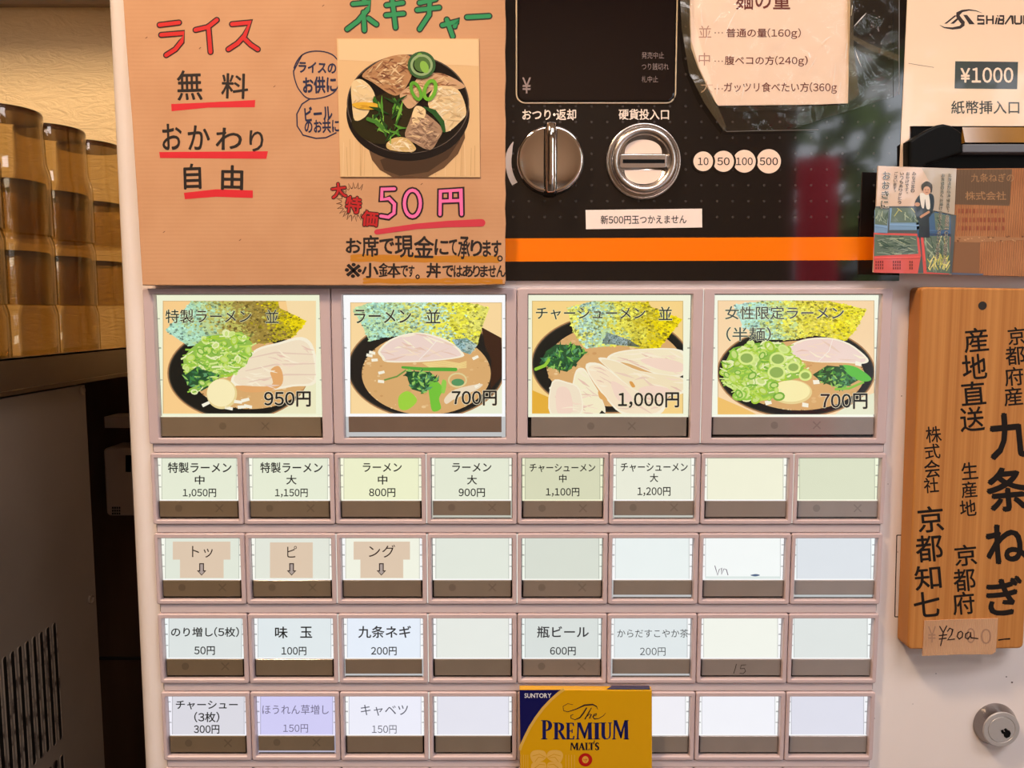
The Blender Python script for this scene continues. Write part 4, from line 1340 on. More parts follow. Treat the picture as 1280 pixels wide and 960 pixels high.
chunk([(780, 520), (810, 440), (880, 430), (940, 460), (972, 560), (940, 610), (870, 660), (830, 600)], (232, 204, 156), pale, 4, 110, dd - .00034)
chunk([(690, 600), (720, 530), (760, 560), (850, 640), (830, 700), (790, 750), (720, 720), (665, 680)], (170, 138, 112), ((196, 164, 136), (150, 120, 100), (222, 190, 150), (128, 100, 84)), 5, 110, dd - .0004)
chunk([(700, 580), (720, 530), (765, 545), (760, 590), (710, 620)], (238, 212, 164), pale, 6, 24, dd - .0005)
chunk([(572, 720), (610, 690), (670, 690), (720, 740), (690, 760), (590, 750)], (214, 182, 120), pale, 7, 40, dd - .0005)
chunk([(400, 520), (460, 510), (530, 520), (540, 545), (440, 545)], (226, 178, 60), ((240, 196, 80), (206, 156, 50)), 8, 14, dd - .0005)
GR = ((52, 104, 38), (84, 146, 52), (120, 176, 70), (34, 70, 32))
r2 = random.Random(4)
for k in range(34):
    x, y = rpts([(500, 500), (640, 480), (665, 560), (650, 680), (560, 690), (480, 600)], 1, r2)[0]
    a = r2.uniform(.2, 2.4); q = r2.uniform(20, 55)
    b.stroke([c2(x - q * cos(a), y - q * sin(a)), c2(x + r2.uniform(-14, 14), y + r2.uniform(-10, 10)), c2(x + q * cos(a), y + q * sin(a))], [.6, r2.uniform(2, 5), .6], dd - .00055 - k * .000002, P_, r2.choice(GR), caps=False)
b.stroke([c2(*p) for p in ((480, 595), (520, 610), (555, 640))], 5, dd - .0007, P_, (70, 126, 50))
b.stroke([c2(*p) for p in ((760, 535), (810, 560), (850, 610), (860, 655))], [2, 6.5, 6, 4], dd - .0007, P_, (40, 88, 44))
for (x, y, rx, ry, w, c, rt) in ((748, 325, 56, 54, 7, (62, 100, 62), 0), (790, 450, 26, 48, 4.5, (112, 180, 58), .3), (720, 455, 20, 44, 4, (98, 168, 56), -.4), (735, 300, 14, 30, 3, (122, 180, 70), .2)):
    b.ring(*c2(x, y), rx / 4, ry / 4, w, dd - .00075, P_, c, rot=rt, n=28)
b.ring(*c2(748, 325), 50 / 4, 48 / 4, 3, dd - .00078, P_, (150, 176, 128), n=28)
b.ell(*c2(750, 322), 10, 9.5, dd - .00076, P_, (84, 118, 66))
b.ell(*c2(762, 335), 5, 8, dd - .00079, P_, (140, 190, 84), rot=-.4)
SCALE = SC_OLD
b.build('photo_print', sign, label='square photo of a black bowl with pork and scallions')

# ------------------------------------------------------------------ noodle amount notice under clear film
DN = -0.0042
note = thing('noodle_notice', 'peach paper notice on noodle amounts under wrinkled clear film on the black panel', 'notice', (U(960, 131, DN).x, DN + .001, U(960, 131, DN).z))
b = MB()
lp = [(862, -40), (862.5, 30), (864, 60), (873, 85), (884, 108), (894, 127), (898, 132), (960, 131.3), (1020, 130.6), (1060, 129), (1063, 0), (1064, -40)]
lw = [U(x, y, DN) for x, y in lp]
NP = M['print']
b.prism([(p.x, p.z) for p in lw], DN + .0006, DN, NP, (253, 226, 206))
dn = DN - .00006
BR = (112, 50, 46)
b.text('麺の量', 920, -14, 987.5, 12, dn, NP, BR, .012)
b.text('並', 873.5, 32, 889, 47, dn, NP, (196, 150, 134)); b.text('中', 873.5, 66, 887.5, 82, dn, NP, (190, 146, 132)); b.text('大', 876, 101, 891, 116, dn, NP, (228, 196, 178))
for y in (41, 76.5, 111):
    for k in range(3): b.ell(894 + k * 4.4, y, .8, .8, dn, NP, (130, 80, 74), n=8)
b.text('普通の量(160g)', 908, 35.5, 1001, 48.5, dn, NP, BR, .01)
b.text('腹ペコの方(240g)', 906, 70, 1009.5, 83, dn, NP, BR, .01)
b.text('ガッツリ食べたい方(360g', 905, 103, 1046, 117, dn, NP, BR, .01)
b.build('paper', note)
# film: a slack sheet with creases
rnd = random.Random(31)


def sheet(poly_top, poly_bot, n, k, d0, amp, seed):
    """a slack sheet between two chains of pixels, wrinkled in depth"""
    r3 = random.Random(seed)
    ph = [(r3.uniform(.02, .09), r3.uniform(-.09, .09), r3.uniform(0, 6), r3.uniform(.4, 1)) for _ in range(9)]
    rows = []
    for i in range(n + 1):
        row = []
        for j in range(k + 1):
            s, t = j / k, i / n
            def ev(ch):
                q = s * (len(ch) - 1); a = min(int(q), len(ch) - 2); f = q - a
                return (ch[a][0] + (ch[a + 1][0] - ch[a][0]) * f, ch[a][1] + (ch[a + 1][1] - ch[a][1]) * f)
            A, B = ev(poly_top), ev(poly_bot)
            x = A[0] + (B[0] - A[0]) * t; y = A[1] + (B[1] - A[1]) * t
            h = sum(w * abs(sin(x * fx + y * fy + p)) for fx, fy, p, w in ph) / 5.0
            row.append(U(x, y, d0 - amp * h))
        rows.append(row)
    return rows


b = MB()
b.grid(sheet([(852, -30), (960, -30), (1124, -30)], [(906, 164), (985, 162.8), (1124, 118)], 60, 72, DN - .0004, .0012, 5), M['film'], smooth=True)
# glints of the film's creases painted as white strokes, and dust
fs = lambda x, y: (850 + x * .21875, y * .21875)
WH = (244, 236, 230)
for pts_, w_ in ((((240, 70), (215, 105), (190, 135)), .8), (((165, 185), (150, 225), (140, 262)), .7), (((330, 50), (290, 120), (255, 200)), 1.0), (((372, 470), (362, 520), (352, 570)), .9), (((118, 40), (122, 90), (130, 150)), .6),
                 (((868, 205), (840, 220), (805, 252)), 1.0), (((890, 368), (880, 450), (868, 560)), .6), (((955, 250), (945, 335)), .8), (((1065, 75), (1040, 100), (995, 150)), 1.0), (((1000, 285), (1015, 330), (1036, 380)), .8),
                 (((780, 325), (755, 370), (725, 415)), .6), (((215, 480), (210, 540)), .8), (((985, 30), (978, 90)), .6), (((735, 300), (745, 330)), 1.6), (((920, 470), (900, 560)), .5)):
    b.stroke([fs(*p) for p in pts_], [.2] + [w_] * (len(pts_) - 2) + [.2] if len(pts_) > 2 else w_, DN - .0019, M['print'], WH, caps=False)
r5 = random.Random(44)
for k in range(22):
    x, y = fs(r5.uniform(1080, 1215), r5.uniform(90, 250)); q = r5.uniform(.25, .8)
    b.ell(x, y, q, q * .7, DN - .0019, M['print'], (206, 196, 190), n=6)
b.stroke([(1124, -20), (1124, 60), (1124, 118)], .7, DN - .0014, M['print'], (150, 146, 146), caps=False)
b.stroke([(908, 164.3), (985, 162.8), (1023, 162)], .5, DN - .0012, M['print'], (128, 120, 116), caps=False)
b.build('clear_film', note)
b = MB()
b.grid(sheet([(849, -30), (852, 35), (861, 90), (880, 128), (905, 164)], [(862, -30), (864, 50), (874, 85), (894, 126), (908, 158)], 6, 70, DN - .0004, .0022, 9), M['crumple'], smooth=False)
b.grid(sheet([(1059, -30), (1060, 60), (1061, 128)], [(1066, -30), (1067, 60), (1074, 118)], 5, 40, DN - .0002, .0018, 10), M['crumple'], smooth=False)
b.grid(sheet([(905, 131), (960, 130), (1024, 130)], [(925, 140), (960, 137), (1024, 139)], 4, 30, DN - .0001, .0014, 13), M['film'], smooth=False)
b.grid(sheet([(1063, 42), (1090, 56), (1124, 69)], [(1063, 48), (1090, 64), (1124, 77)], 4, 30, DN - .0004, .0012, 15), M['crumple'], smooth=False)
b.build('tape_edge', note, label='crumpled yellowed tape edge')

# ------------------------------------------------------------------ leaflet
DL = -0.0125
leaf = thing('leaflet', 'leaflet with farm photo and corrugated brown half above the wooden board', 'leaflet', (U(1190, 345, DL).x, DL + .003, U(1190, 345, DL).z))


def c8(x, y): return (1060 + x * .22917, 150 + y * .22917)


b = MB()
PR = M['gloss']
pp = [c8(165, 250), c8(592, 265), c8(565, 843), c8(138, 830)]
w = [U(*p, DL) for p in pp]
b.prism([(p.x, p.z) for p in w], DL + .0012, DL, PR, (226, 196, 176))
dl = DL - .00005
b.poly([c8(400, 260), c8(590, 266), c8(580, 520), c8(470, 500), c8(440, 330)], dl, PR, (192, 176, 160))
b.poly([c8(150, 470), c8(360, 470), c8(590, 520), c8(566, 840), c8(140, 830)], dl, PR, (86, 92, 100))


def basket(poly, body, rim, fill, tips, seed, n=50, lip=0):
    r3 = random.Random(seed)
    b.poly([c8(*p) for p in poly], dl - .00003, PR, body)
    cx = sum(p[0] for p in fill) / len(fill)
    b.poly([c8(*p) for p in fill], dl - .00005, PR, (104, 122, 112))
    xs = [p[0] for p in fill]; ys = [p[1] for p in fill]
    for k, (x, y) in enumerate(rpts(fill, n, r3)):
        q = r3.uniform(14, 46); a = r3.uniform(-.25, .55) if tips == 0 else r3.uniform(.6, 2.2)
        c = r3.choice(((96, 118, 104), (140, 158, 146), (70, 92, 84), (168, 182, 158), (120, 138, 120)) if y > min(ys) + 30 or tips == 0 else ((214, 206, 130), (196, 196, 120), (226, 220, 160)))
        s = [(x - q * cos(a), y - q * sin(a)), (x + q * cos(a), y + q * sin(a))]
        if all(inside(p, fill) for p in s): b.stroke([c8(*p) for p in s], r3.uniform(.7, 1.6), dl - .00006 - k * .000001, PR, c, caps=False)
    b.stroke([c8(*p) for p in rim], 1.8, dl - .00016, PR, tuple(min(255, int(v * 1.12)) for v in body), caps=False)


basket([(145, 490), (222, 500), (215, 620), (143, 615)], (124, 158, 196), [(145, 575), (215, 585)], [(148, 480), (222, 490), (214, 575), (146, 568)], 1, 1, 30)
basket([(228, 480), (370, 480), (392, 600), (225, 600)], (126, 162, 200), [(226, 570), (390, 575)], [(240, 480), (366, 480), (384, 560), (232, 560)], 1, 2, 50)
basket([(372, 560), (480, 500), (560, 520), (560, 640), (380, 640)], (72, 104, 146), [(380, 600), (480, 604)], [(470, 505), (556, 520), (552, 600), (478, 600)], 1, 3, 30)
basket([(140, 615), (385, 620), (398, 740), (380, 838), (140, 832)], (222, 92, 92), [(142, 752), (392, 748)], [(144, 625), (374, 632), (384, 730), (142, 742)], 0, 4, 110)
basket([(395, 615), (560, 620), (552, 842), (412, 838)], (216, 88, 90), [(400, 622), (420, 770)], [(412, 632), (556, 632), (556, 838), (430, 830)], 1, 5, 90)
for x0_, x1_ in ((150, 200), (245, 300), (335, 360)):
    for r_ in range(3):
        for k in range(int((x1_ - x0_) / 12)):
            b.rect(*c8(x0_ + k * 12, 768 + r_ * 17), *c8(x0_ + k * 12 + 6, 780 + r_ * 17), dl - .0002, PR, (120, 44, 50))
r3 = random.Random(6)
for k in range(40):
    x = r3.uniform(440, 545); y = r3.uniform(760, 830)
    b.stroke([c8(x, y), c8(x + r3.uniform(-25, 25), y + r3.uniform(-50, -15))], 1.2, dl - .0002, PR, r3.choice(((220, 214, 130), (236, 228, 160), (196, 196, 110))), caps=False)
# the printed farmer: dark jacket, towel, apron
b.poly([c8(*p) for p in smoothpoly([(380, 420), (410, 400), (455, 402), (470, 430), (462, 500), (430, 540), (380, 545), (362, 470)])], dl - .0002, PR, (40, 48, 66))
b.poly([c8(*p) for p in ((390, 480), (440, 480), (446, 640), (386, 640))], dl - .00021, PR, (48, 52, 66))
b.poly([c8(*p) for p in smoothpoly([(392, 404), (416, 400), (440, 404), (448, 480), (428, 482), (420, 430), (414, 480), (400, 470)])], dl - .00022, PR, (240, 234, 226))
b.poly([c8(*p) for p in smoothpoly([(402, 352), (430, 334), (458, 352), (459, 385), (452, 396), (432, 370), (410, 386), (402, 378)])], dl - .00023, PR, (58, 38, 34))
b.ell(*c8(430, 400), 2.4, 4.2, dl - .00021, PR, (204, 150, 122))
b.ell(*c8(430, 385), 4.6, 5.4, dl - .00024, PR, (222, 170, 142))
for ex in (423, 437): b.ell(*c8(ex, 381), .7, .5, dl - .00026, PR, (60, 40, 36), n=8)
b.stroke([c8(422, 392), c8(430, 396), c8(438, 392)], .6, dl - .00026, PR, (150, 70, 66), caps=False)
b.ell(*c8(378, 460), 3.4, 2.6, dl - .00025, PR, (206, 152, 124)); b.stroke([c8(398, 528), c8(440, 502)], 3, dl - .00025, PR, (206, 152, 124))
TX = (44, 36, 38)


def column(body, x0_, y0_, x1_, y1_, w, halo=None, bold=.01):
    """upright writing from (x0, y0) to (x1, y1) in crop units"""
    n = len(body); st_ = (y1_ - y0_) / n
    for k, ch in enumerate(body):
        t = (k + .5) / n
        cx = x0_ + (x1_ - x0_) * t; cy = y0_ + (y1_ - y0_) * t
        hw, hh = w / 2, min(w / 2, st_ * .46)
        if ch in '。、': cx += hw * .5; cy -= hh * .5; hw *= .35; hh *= .35
        if ch == '一': hh *= .2
        if ch in 'いこ': hh *= .8
        if ch == 'っ': hw *= .7; hh *= .7
        b.text(ch, *c8(cx - hw, cy - hh), *c8(cx + hw, cy + hh), dl - .0003, PR, TX, bold, halo=halo, hb=.05)


column('おおきに', 212, 276, 198, 486, 40, (240, 222, 208), .02)
column('みなさまの', 362, 282, 352, 396, 20); column('おかげです。', 328, 282, 318, 412, 19); column('いつもありがとう', 296, 282, 280, 460, 19); column('ございます。', 264, 282, 252, 402, 19)
column('北海道から沖縄まで、全国約一〇〇〇店舗以上の', 556, 290, 526, 786, 19, (216, 206, 190)); column('お客様の元へお届けさせていただいております', 520, 290, 486, 762, 18, (206, 200, 186))
b.build('photo_panel', leaf, label='printed photo half with upright writing')
b = MB()
CB = M['carton']
pp = [c8(592, 266), c8(1250, 260), c8(1250, 860), c8(566, 842)]
w = [U(*p, DL + .0006) for p in pp]
b.prism([(p.x, p.z) for p in w], DL + .003, DL + .0006, CB)
dl2 = DL + .00055
MP = M['print']
b.poly([c8(590, 270), c8(895, 268), c8(880, 468), c8(580, 460)], dl2, MP, (116, 92, 72))
b.poly([c8(566, 664), c8(722, 668), c8(716, 838), c8(564, 832)], dl2, MP, (140, 100, 72))
b.poly([c8(566, 832), c8(740, 838), c8(736, 848), c8(566, 844)], dl2 - .00003, MP, (92, 100, 122))
b.poly([c8(566, 636), c8(700, 632), c8(960, 642), c8(1240, 640), c8(1240, 652), c8(900, 656), c8(700, 668), c8(566, 664)], dl2 - .00003, MP, (172, 124, 88))
b.text('九条ねぎの', *c8(672, 292), *c8(905, 338), dl2 - .00005, MP, (176, 134, 96), .012)
b.text('株式会社', *c8(640, 390), *c8(862, 436), dl2 - .00005, MP, (184, 140, 100), .012)
r3 = random.Random(9)
for yy in (496, 545, 590):
    for k in range(13):
        x = 600 + k * 20 + r3.uniform(-2, 2)
        b.rect(*c8(x, yy - 12), *c8(x + 13, yy + 12), dl2 - .00005, MP, r3.choice(((150, 84, 60), (158, 92, 66), (166, 104, 74))))
for k in range(22):
    x = r3.uniform(580, 1000); y = r3.uniform(628, 660)
    b.poly([c8(x, y), c8(x + r3.uniform(6, 20), y + 3), c8(x + 6, y + 9)], dl2 - .00006, MP, r3.choice(((206, 160, 116), (120, 80, 56))))
for k in range(34):
    x = 575 + k * 9.5
    b.stroke([c8(x, 300 if k % 2 else 272), c8(x - 6, 458)], .35, dl2 - .00008, MP, (96, 74, 58), caps=False)
b.build('carton_panel', leaf, label='brown corrugated half with faded writing')

# ------------------------------------------------------------------ wooden board
DW = -0.0130
wood = thing('wooden_board', 'hanging wooden board with black brush lettering and a price on tape', 'sign', (U(1205, 812, DW).x, 0, U(1205, 812, DW).z))
b = MB()
tl = U(1151.5, 358.5, DW); bl = U(1134.5, 812, DW); br = U(1279.5, 811, DW); tr = U(1302, 361, DW)
out = []
cor = [(bl.x, bl.z), (br.x, br.z), (tr.x, tr.z), (tl.x, tl.z)]
for i, (x, z) in enumerate(cor):
    a = Vector(cor[i - 1]) - Vector((x, z)); e = Vector(cor[(i + 1) % 4]) - Vector((x, z)); rr = .0035
    p0 = Vector((x, z)) + a.normalized() * rr; p1 = Vector((x, z)) + e.normalized() * rr
    for t in (0, .25, .5, .75, 1):
        q = p0 * (1 - t) ** 2 + Vector((x, z)) * 2 * t * (1 - t) + p1 * t * t
        out.append((q.x, q.y))
b.prism(out, -.0006, DW, M['wood'], bev=.0012)
WI = M['print']; dw = DW - .00006; BI = (24, 17, 14)
for ch, bxs in (('京', (1260, 409, 1281, 431)), ('都', (1257, 433, 1281, 456)), ('府', (1256, 459, 1279, 482)), ('産', (1255, 484, 1278, 507)), ('九', (1237, 517, 1290, 572)), ('条', (1234, 585, 1285, 638)), ('ね', (1233, 656, 1282, 703)), ('ぎ', (1234, 722, 1278, 768)),
                ('産', (1205, 410, 1235, 440)), ('地', (1203, 443, 1233, 474)), ('直', (1201.6, 477, 1231.6, 506)), ('送', (1200, 509, 1230, 539)), ('生', (1202, 578, 1222, 599)), ('産', (1201.6, 602, 1221, 622)), ('地', (1200, 625, 1220, 645)), ('京', (1193.5, 681, 1220.6, 707)), ('都', (1192, 711, 1219, 739)), ('府', (1191, 740, 1218, 768)),
                ('株', (1157.5, 533, 1176.5, 553)), ('式', (1156, 555, 1175, 573.6)), ('会', (1155.5, 575, 1175, 597)), ('社', (1155, 597, 1173, 616)), ('京', (1147.5, 633, 1179, 665)), ('都', (1145, 669, 1178, 702)), ('知', (1143.5, 707, 1176, 737)), ('七', (1142.5, 740, 1174.5, 771))):
    big = bxs[2] - bxs[0] > 40
    b.text(ch, *bxs, dw, WI, BI, .026 if big else .012, rot=-.09)
b.stroke([(1248.5, 800), (1255, 799), (1262, 798.5)], [2, 1.6, 2.2], dw, WI, BI)
b.build('plank', wood)
b = MB()
hc = U(1228, 382, DW)
b.lathe([(.0024, .0002), (.0024, -.0003)], (hc.x, DW, hc.z), (0, -1, 0), M['darkgap'], n=20, cap0=True, cap1=True)
b.build('nail_hole', wood)
b = MB()
tp = [(1155.5, 776), (1200, 774.2), (1247.7, 773), (1246.5, 795), (1244.5, 815), (1240, 818), (1200, 818), (1153, 820)]
w = [U(x, y, DW - .0005) for x, y in tp]
b.prism([(p.x, p.z) for p in w], DW, DW - .0005, M['tape'])
dt = DW - .00056
for bxs in (((1160, 784, 1168, 803)), ((1203, 785, 1213, 803)), ((1225, 786, 1238, 806))):
    pass
b.text('¥', 1160, 783, 1170, 803, dt, WI, (166, 128, 104)); b.text('0', 1208, 785, 1219, 804, dt, WI, (166, 128, 104)); b.text('0', 1226, 786, 1239, 805, dt, WI, (166, 128, 104))
q6 = lambda x, y: (1100 + x * .2707, 580 + y * .2708)
for s in (((276, 750), (292, 778)), ((308, 748), (292, 778), (288, 806), (280, 838)), ((274, 792), (308, 788)), ((274, 808), (306, 804)), ((312, 772), (322, 758), (336, 764), (330, 788), (312, 812), (344, 808)),
          ((374, 772), (362, 778), (356, 796), (366, 808), (380, 798), (382, 780), (374, 772)), ((410, 776), (396, 784), (394, 802), (406, 808), (418, 792), (418, 776), (420, 802), (452, 806))):
    b.stroke([q6(*p) for p in s], 1.5, dt - .00003, WI, (46, 30, 28))
b.build('price_tape', wood, label='strip of brown paper tape with a handwritten price')

# ------------------------------------------------------------------ beer carton panel
DBR = -0.0112
beer = thing('beer_carton_panel', 'yellow and navy beer carton panel standing against the bottom button row', 'carton', (U(732, 985, DBR).x, DBR + .005, U(732, 1080, DBR).z))
b = MB()
YL = (214, 160, 12)
pp = [(649.5, 862), (815, 863), (815.5, 1080), (650.5, 1080)]
w = [U(*p, DBR) for p in pp]
b.prism([(p.x, p.z) for p in w], DBR + .0050, DBR, M['gloss'], YL, bev=.0004)
# printed navy strip on the carton's top edge
b.face([(U(758, 863, DBR).x, DBR + .0004, w[0].z + .00006), (U(813, 863, DBR).x, DBR + .0004, w[0].z + .00006), (U(813, 863, DBR).x, DBR + .0048, w[0].z + .00006), (U(766, 863, DBR).x, DBR + .0048, w[0].z + .00006)], M['gloss'], (22, 22, 66))
db = DBR - .00006
BG = M['gloss']
cb = lambda x, y: (640 + x * .14844, 850 + y * .14844)
curve_ = [(440, 78), (395, 108), (330, 165), (260, 240), (200, 320), (150, 400), (110, 480), (76, 555)]
b.poly([cb(64, 84)] + [cb(x - 4, max(y, 82)) for x, y in curve_] + [cb(70, 560)], db, BG, (16, 18, 84))
b.stroke([cb(*p) for p in curve_] + [cb(66, 590)], [3.4] * 9, db - .00003, BG, (220, 178, 84), caps=False)
b.text('SUNTORY', *cb(106, 113), *cb(330, 150), db - .00006, BG, (226, 226, 232), .02)
NV = (22, 26, 86)


def S_(pts, w): b.stroke([cb(*p) for p in pts], w, db - .00003, BG, (40, 28, 40), caps=True)


S_([(512, 208), (470, 198), (430, 222), (434, 258), (470, 268), (540, 245), (610, 212), (680, 206), (712, 222), (722, 248)], [.5, .6, .7, .7, .8, 1.1, 1.9, 1.8, 1, .5])
S_([(628, 236), (600, 280), (570, 318), (530, 334), (496, 320), (496, 298), (516, 290)], [1.6, 1.8, 1.6, 1, .8, .9, .7])
S_([(668, 236), (640, 285), (615, 328)], [1.0, 1.4, 1.4]); S_([(626, 312), (655, 285), (668, 290), (652, 326), (668, 322)], [.6, .9, 1.2, 1.2, .6])
S_([(680, 305), (712, 296), (714, 284), (692, 290), (682, 312), (694, 328), (730, 324), (770, 300), (788, 278)], [.7, .8, .9, 1, 1.3, 1.1, .8, .6, .4])


def serif(ch, x0_, x1_, y0_, y1_, col, dd_):
    """bold roman capital from stems, serifs and bowls, in crop units"""
    w = x1_ - x0_; h = y1_ - y0_
    X = lambda t: x0_ + w * t
    Y = lambda t: y0_ + h * t
    def Pq(*p): b.poly([cb(X(u), Y(v)) for u, v in p], dd_, BG, col)
    def stem(u0, u1, s=.1, a=0, z=1): Pq((u0, a), (u1, a), (u1, z), (u0, z)); Pq((u0 - s, a), (u1 + s, a), (u1 + s, a + .045), (u0 - s, a + .045)); Pq((u0 - s, z - .045), (u1 + s, z - .045), (u1 + s, z), (u0 - s, z))
    def bowl_(u0, v0, v1, u1, t=.24):
        n = 14; cy = (v0 + v1) / 2; ry = (v1 - v0) / 2
        o = [(u0 + (u1 - u0) * sin(pi * i / n) ** .8, cy - ry * cos(pi * i / n)) for i in range(n + 1)]
        q = [(u0 + (u1 - t - u0) * sin(pi * i / n) ** .8, cy - (ry - .05) * cos(pi * i / n)) for i in range(n + 1)]
        for i in range(n): Pq(o[i], o[i + 1], q[i + 1], q[i])
    if ch == 'P': stem(.14, .42, .13); bowl_(.4, 0, .56, 1.0, .3)
    if ch == 'R': stem(.12, .38, .12); bowl_(.36, 0, .54, .92, .28); Pq((.42, .5), (.62, .5), (1.06, .985), (1.1, 1), (.8, 1))
    if ch == 'E':
        stem(.12, .42, .12); Pq((.4, 0), (.92, 0), (.96, .2), (.9, .2), (.82, .055), (.4, .055)); Pq((.4, .47), (.72, .47), (.72, .38), (.78, .38), (.78, .62), (.72, .62), (.72, .53), (.4, .53)); Pq((.4, .945), (.86, .945), (.94, .78), (1, .78), (.97, 1), (.4, 1))
    if ch == 'M':
        Pq((.1, .0), (.17, 0), (.13, 1), (.06, 1)); Pq((.0, .955), (.2, .955), (.2, 1), (.0, 1)); Pq((.04, 0), (.26, 0), (.56, .78), (.5, .95), (.1, .05)); Pq((.5, .95), (.46, .8), (.76, 0), (.8, 0), (.54, .95))
        Pq((.74, 0), (.92, 0), (.95, 1), (.75, 1)); Pq((.7, .955), (1.0, .955), (1.0, 1), (.7, 1)); Pq((.74, 0), (.97, 0), (.97, .045), (.74, .045))
    if ch == 'I': stem(.22, .78, .22)
    if ch == 'U':
        Pq((.1, 0), (.36, 0), (.36, .78), (.44, .93), (.58, .95), (.58, 1), (.34, 1), (.16, .9), (.1, .74)); Pq((.56, .95), (.7, .92), (.78, .78), (.78, 0), (.87, 0), (.87, .76), (.8, .92), (.56, 1)); Pq((0, 0), (.46, 0), (.46, .045), (0, .045)); Pq((.68, 0), (.98, 0), (.98, .045), (.68, .045))
    if ch == 'A':
        Pq((.44, 0), (.56, 0), (.95, 1), (.66, 1), (.42, .25)); Pq((.44, 0), (.5, .14), (.16, 1), (.08, 1)); Pq((.2, .62), (.7, .62), (.7, .68), (.2, .68)); Pq((0, .945), (.26, .945), (.26, 1), (0, 1)); Pq((.58, .945), (1, .945), (1, 1), (.58, 1))
    if ch == 'L': stem(.14, .46, .14); Pq((.4, .945), (.86, .945), (.94, .74), (1, .74), (.96, 1), (.4, 1))
    if ch == 'T': stem(.36, .66, .1); Pq((0, 0), (1, 0), (1, .24), (.94, .24), (.88, .06), (.12, .06), (.06, .24), (0, .24))
    if ch == 'S': b.stroke([cb(X(u), Y(v)) for u, v in ((.9, .22), (.78, .05), (.45, .03), (.16, .18), (.22, .38), (.6, .52), (.86, .68), (.82, .9), (.5, .98), (.2, .94), (.06, .76))], [.6, .8, 1.1, 1.6, 1.9, 2.1, 1.8, 1.4, 1, .8, .6], dd_, BG, col, caps=False)


for ch, a, e, t_ in (('P', 246, 336, 338), ('R', 348, 446, 358), ('E', 454, 524, 360), ('M', 540, 678, 358), ('I', 688, 740, 360), ('U', 746, 842, 358), ('M', 846, 984, 338)):
    for q in (-2.2, 0, 2.2): serif(ch, a + q, e + q, t_, 500, NV, db - .00003 - (q + 3) * 1e-6)
for ch, a, e in (('M', 490, 560), ('A', 560, 616), ('L', 616, 652), ('T', 648, 690), ('S', 700, 732)):
    for q in (-1.6, 1.6): serif(ch, a + q, e + q, 528, 590, (30, 24, 40), db - .00003 - (q + 3) * 1e-6)
b.stroke([cb(694, 512), cb(690, 530)], 1.1, db - .00003, BG, (30, 24, 40))
# pale hop emblem, side rules, red seal
HG = (226, 178, 84)
for sx in (-1, 1):
    for pl_ in ([(0, 640), (20, 600), (70, 590), (120, 600), (138, 640), (110, 700), (60, 690), (20, 670)], [(10, 700), (60, 690), (120, 700), (130, 750), (90, 800), (30, 800), (5, 760)], [(10, 800), (70, 810), (90, 860), (40, 900), (5, 880)]):
        b.poly([cb(292 + sx * x, y) for x, y in smoothpoly(pl_)], db - .00003, BG, HG)
    for pts_ in (((10, 650), (60, 625), (120, 640)), ((20, 655), (70, 650), (100, 690)), ((14, 715), (60, 710), (110, 750)), ((12, 740), (40, 760), (50, 800))):
        b.stroke([cb(292 + sx * x, y) for x, y in pts_], .7, db - .00006, BG, (206, 152, 20), caps=False)
for x in (80, 98, 116, 134, 454, 478, 502, 526):
    b.stroke([cb(x, 630), cb(x, 1500)], .5, db - .00003, BG, HG, caps=False)
b.ell(*cb(618, 672), 8.6, 8.3, db - .00003, BG, (186, 28, 22), n=32)
b.ring(*cb(618, 672), 7.2, 7.0, .5, db - .00005, BG, (160, 20, 20), n=28)
b.ell(*cb(618, 671), 4.0, 4.4, db - .00007, BG, (226, 170, 66), n=20)
for pts_ in (((618, 656), (618, 696)), ((604, 660), (608, 684)), ((632, 660), (628, 684)), ((600, 672), (636, 672))):
    b.stroke([cb(*p) for p in pts_], .5, db - .0001, BG, (186, 28, 22), caps=False)
b.build('printed_face', beer)

# ------------------------------------------------------------------ left: worktop, cooled counter, tumblers
XE = -0.39
ztop = UX(0, 450, XE).z
zbot = UX(0, 490, XE).z
zs_ = 1.2308
b = MB()
b.box((-1.1, -0.30, zs_ - .0035), (XE - .006, YW - .02, zs_), M['stainless'])
b.box((XE - .006, -0.30, zbot), (XE, YW - .02, ztop), M['stainless'])
b.box((XE - .010, -0.30, ztop - .001), (XE, YW - .02, ztop), M['stainless'])
wt = b.build('worktop', None, org=(-.74, .17, zs_))
tag(wt, 'dull stainless worktop with a raised lip carrying the stacked amber tumblers', 'worktop')
XP = -0.402
yend = UX(108, 520, XP).y
fr = thing('undercounter_refrigerator', 'grey metal counter unit with a slotted vent below the worktop', 'refrigerator', (-.74, 0, 0))
b = MB()
b.box((-1.08, -0.28, 0.06), (XP, yend, zs_ - .006), M['panel'])
b.build('body', fr)
b = MB(); b.box((-1.04, -0.24, 0), (XP - .03, yend - .04, .06), M['dark']); b.build('plinth', fr)
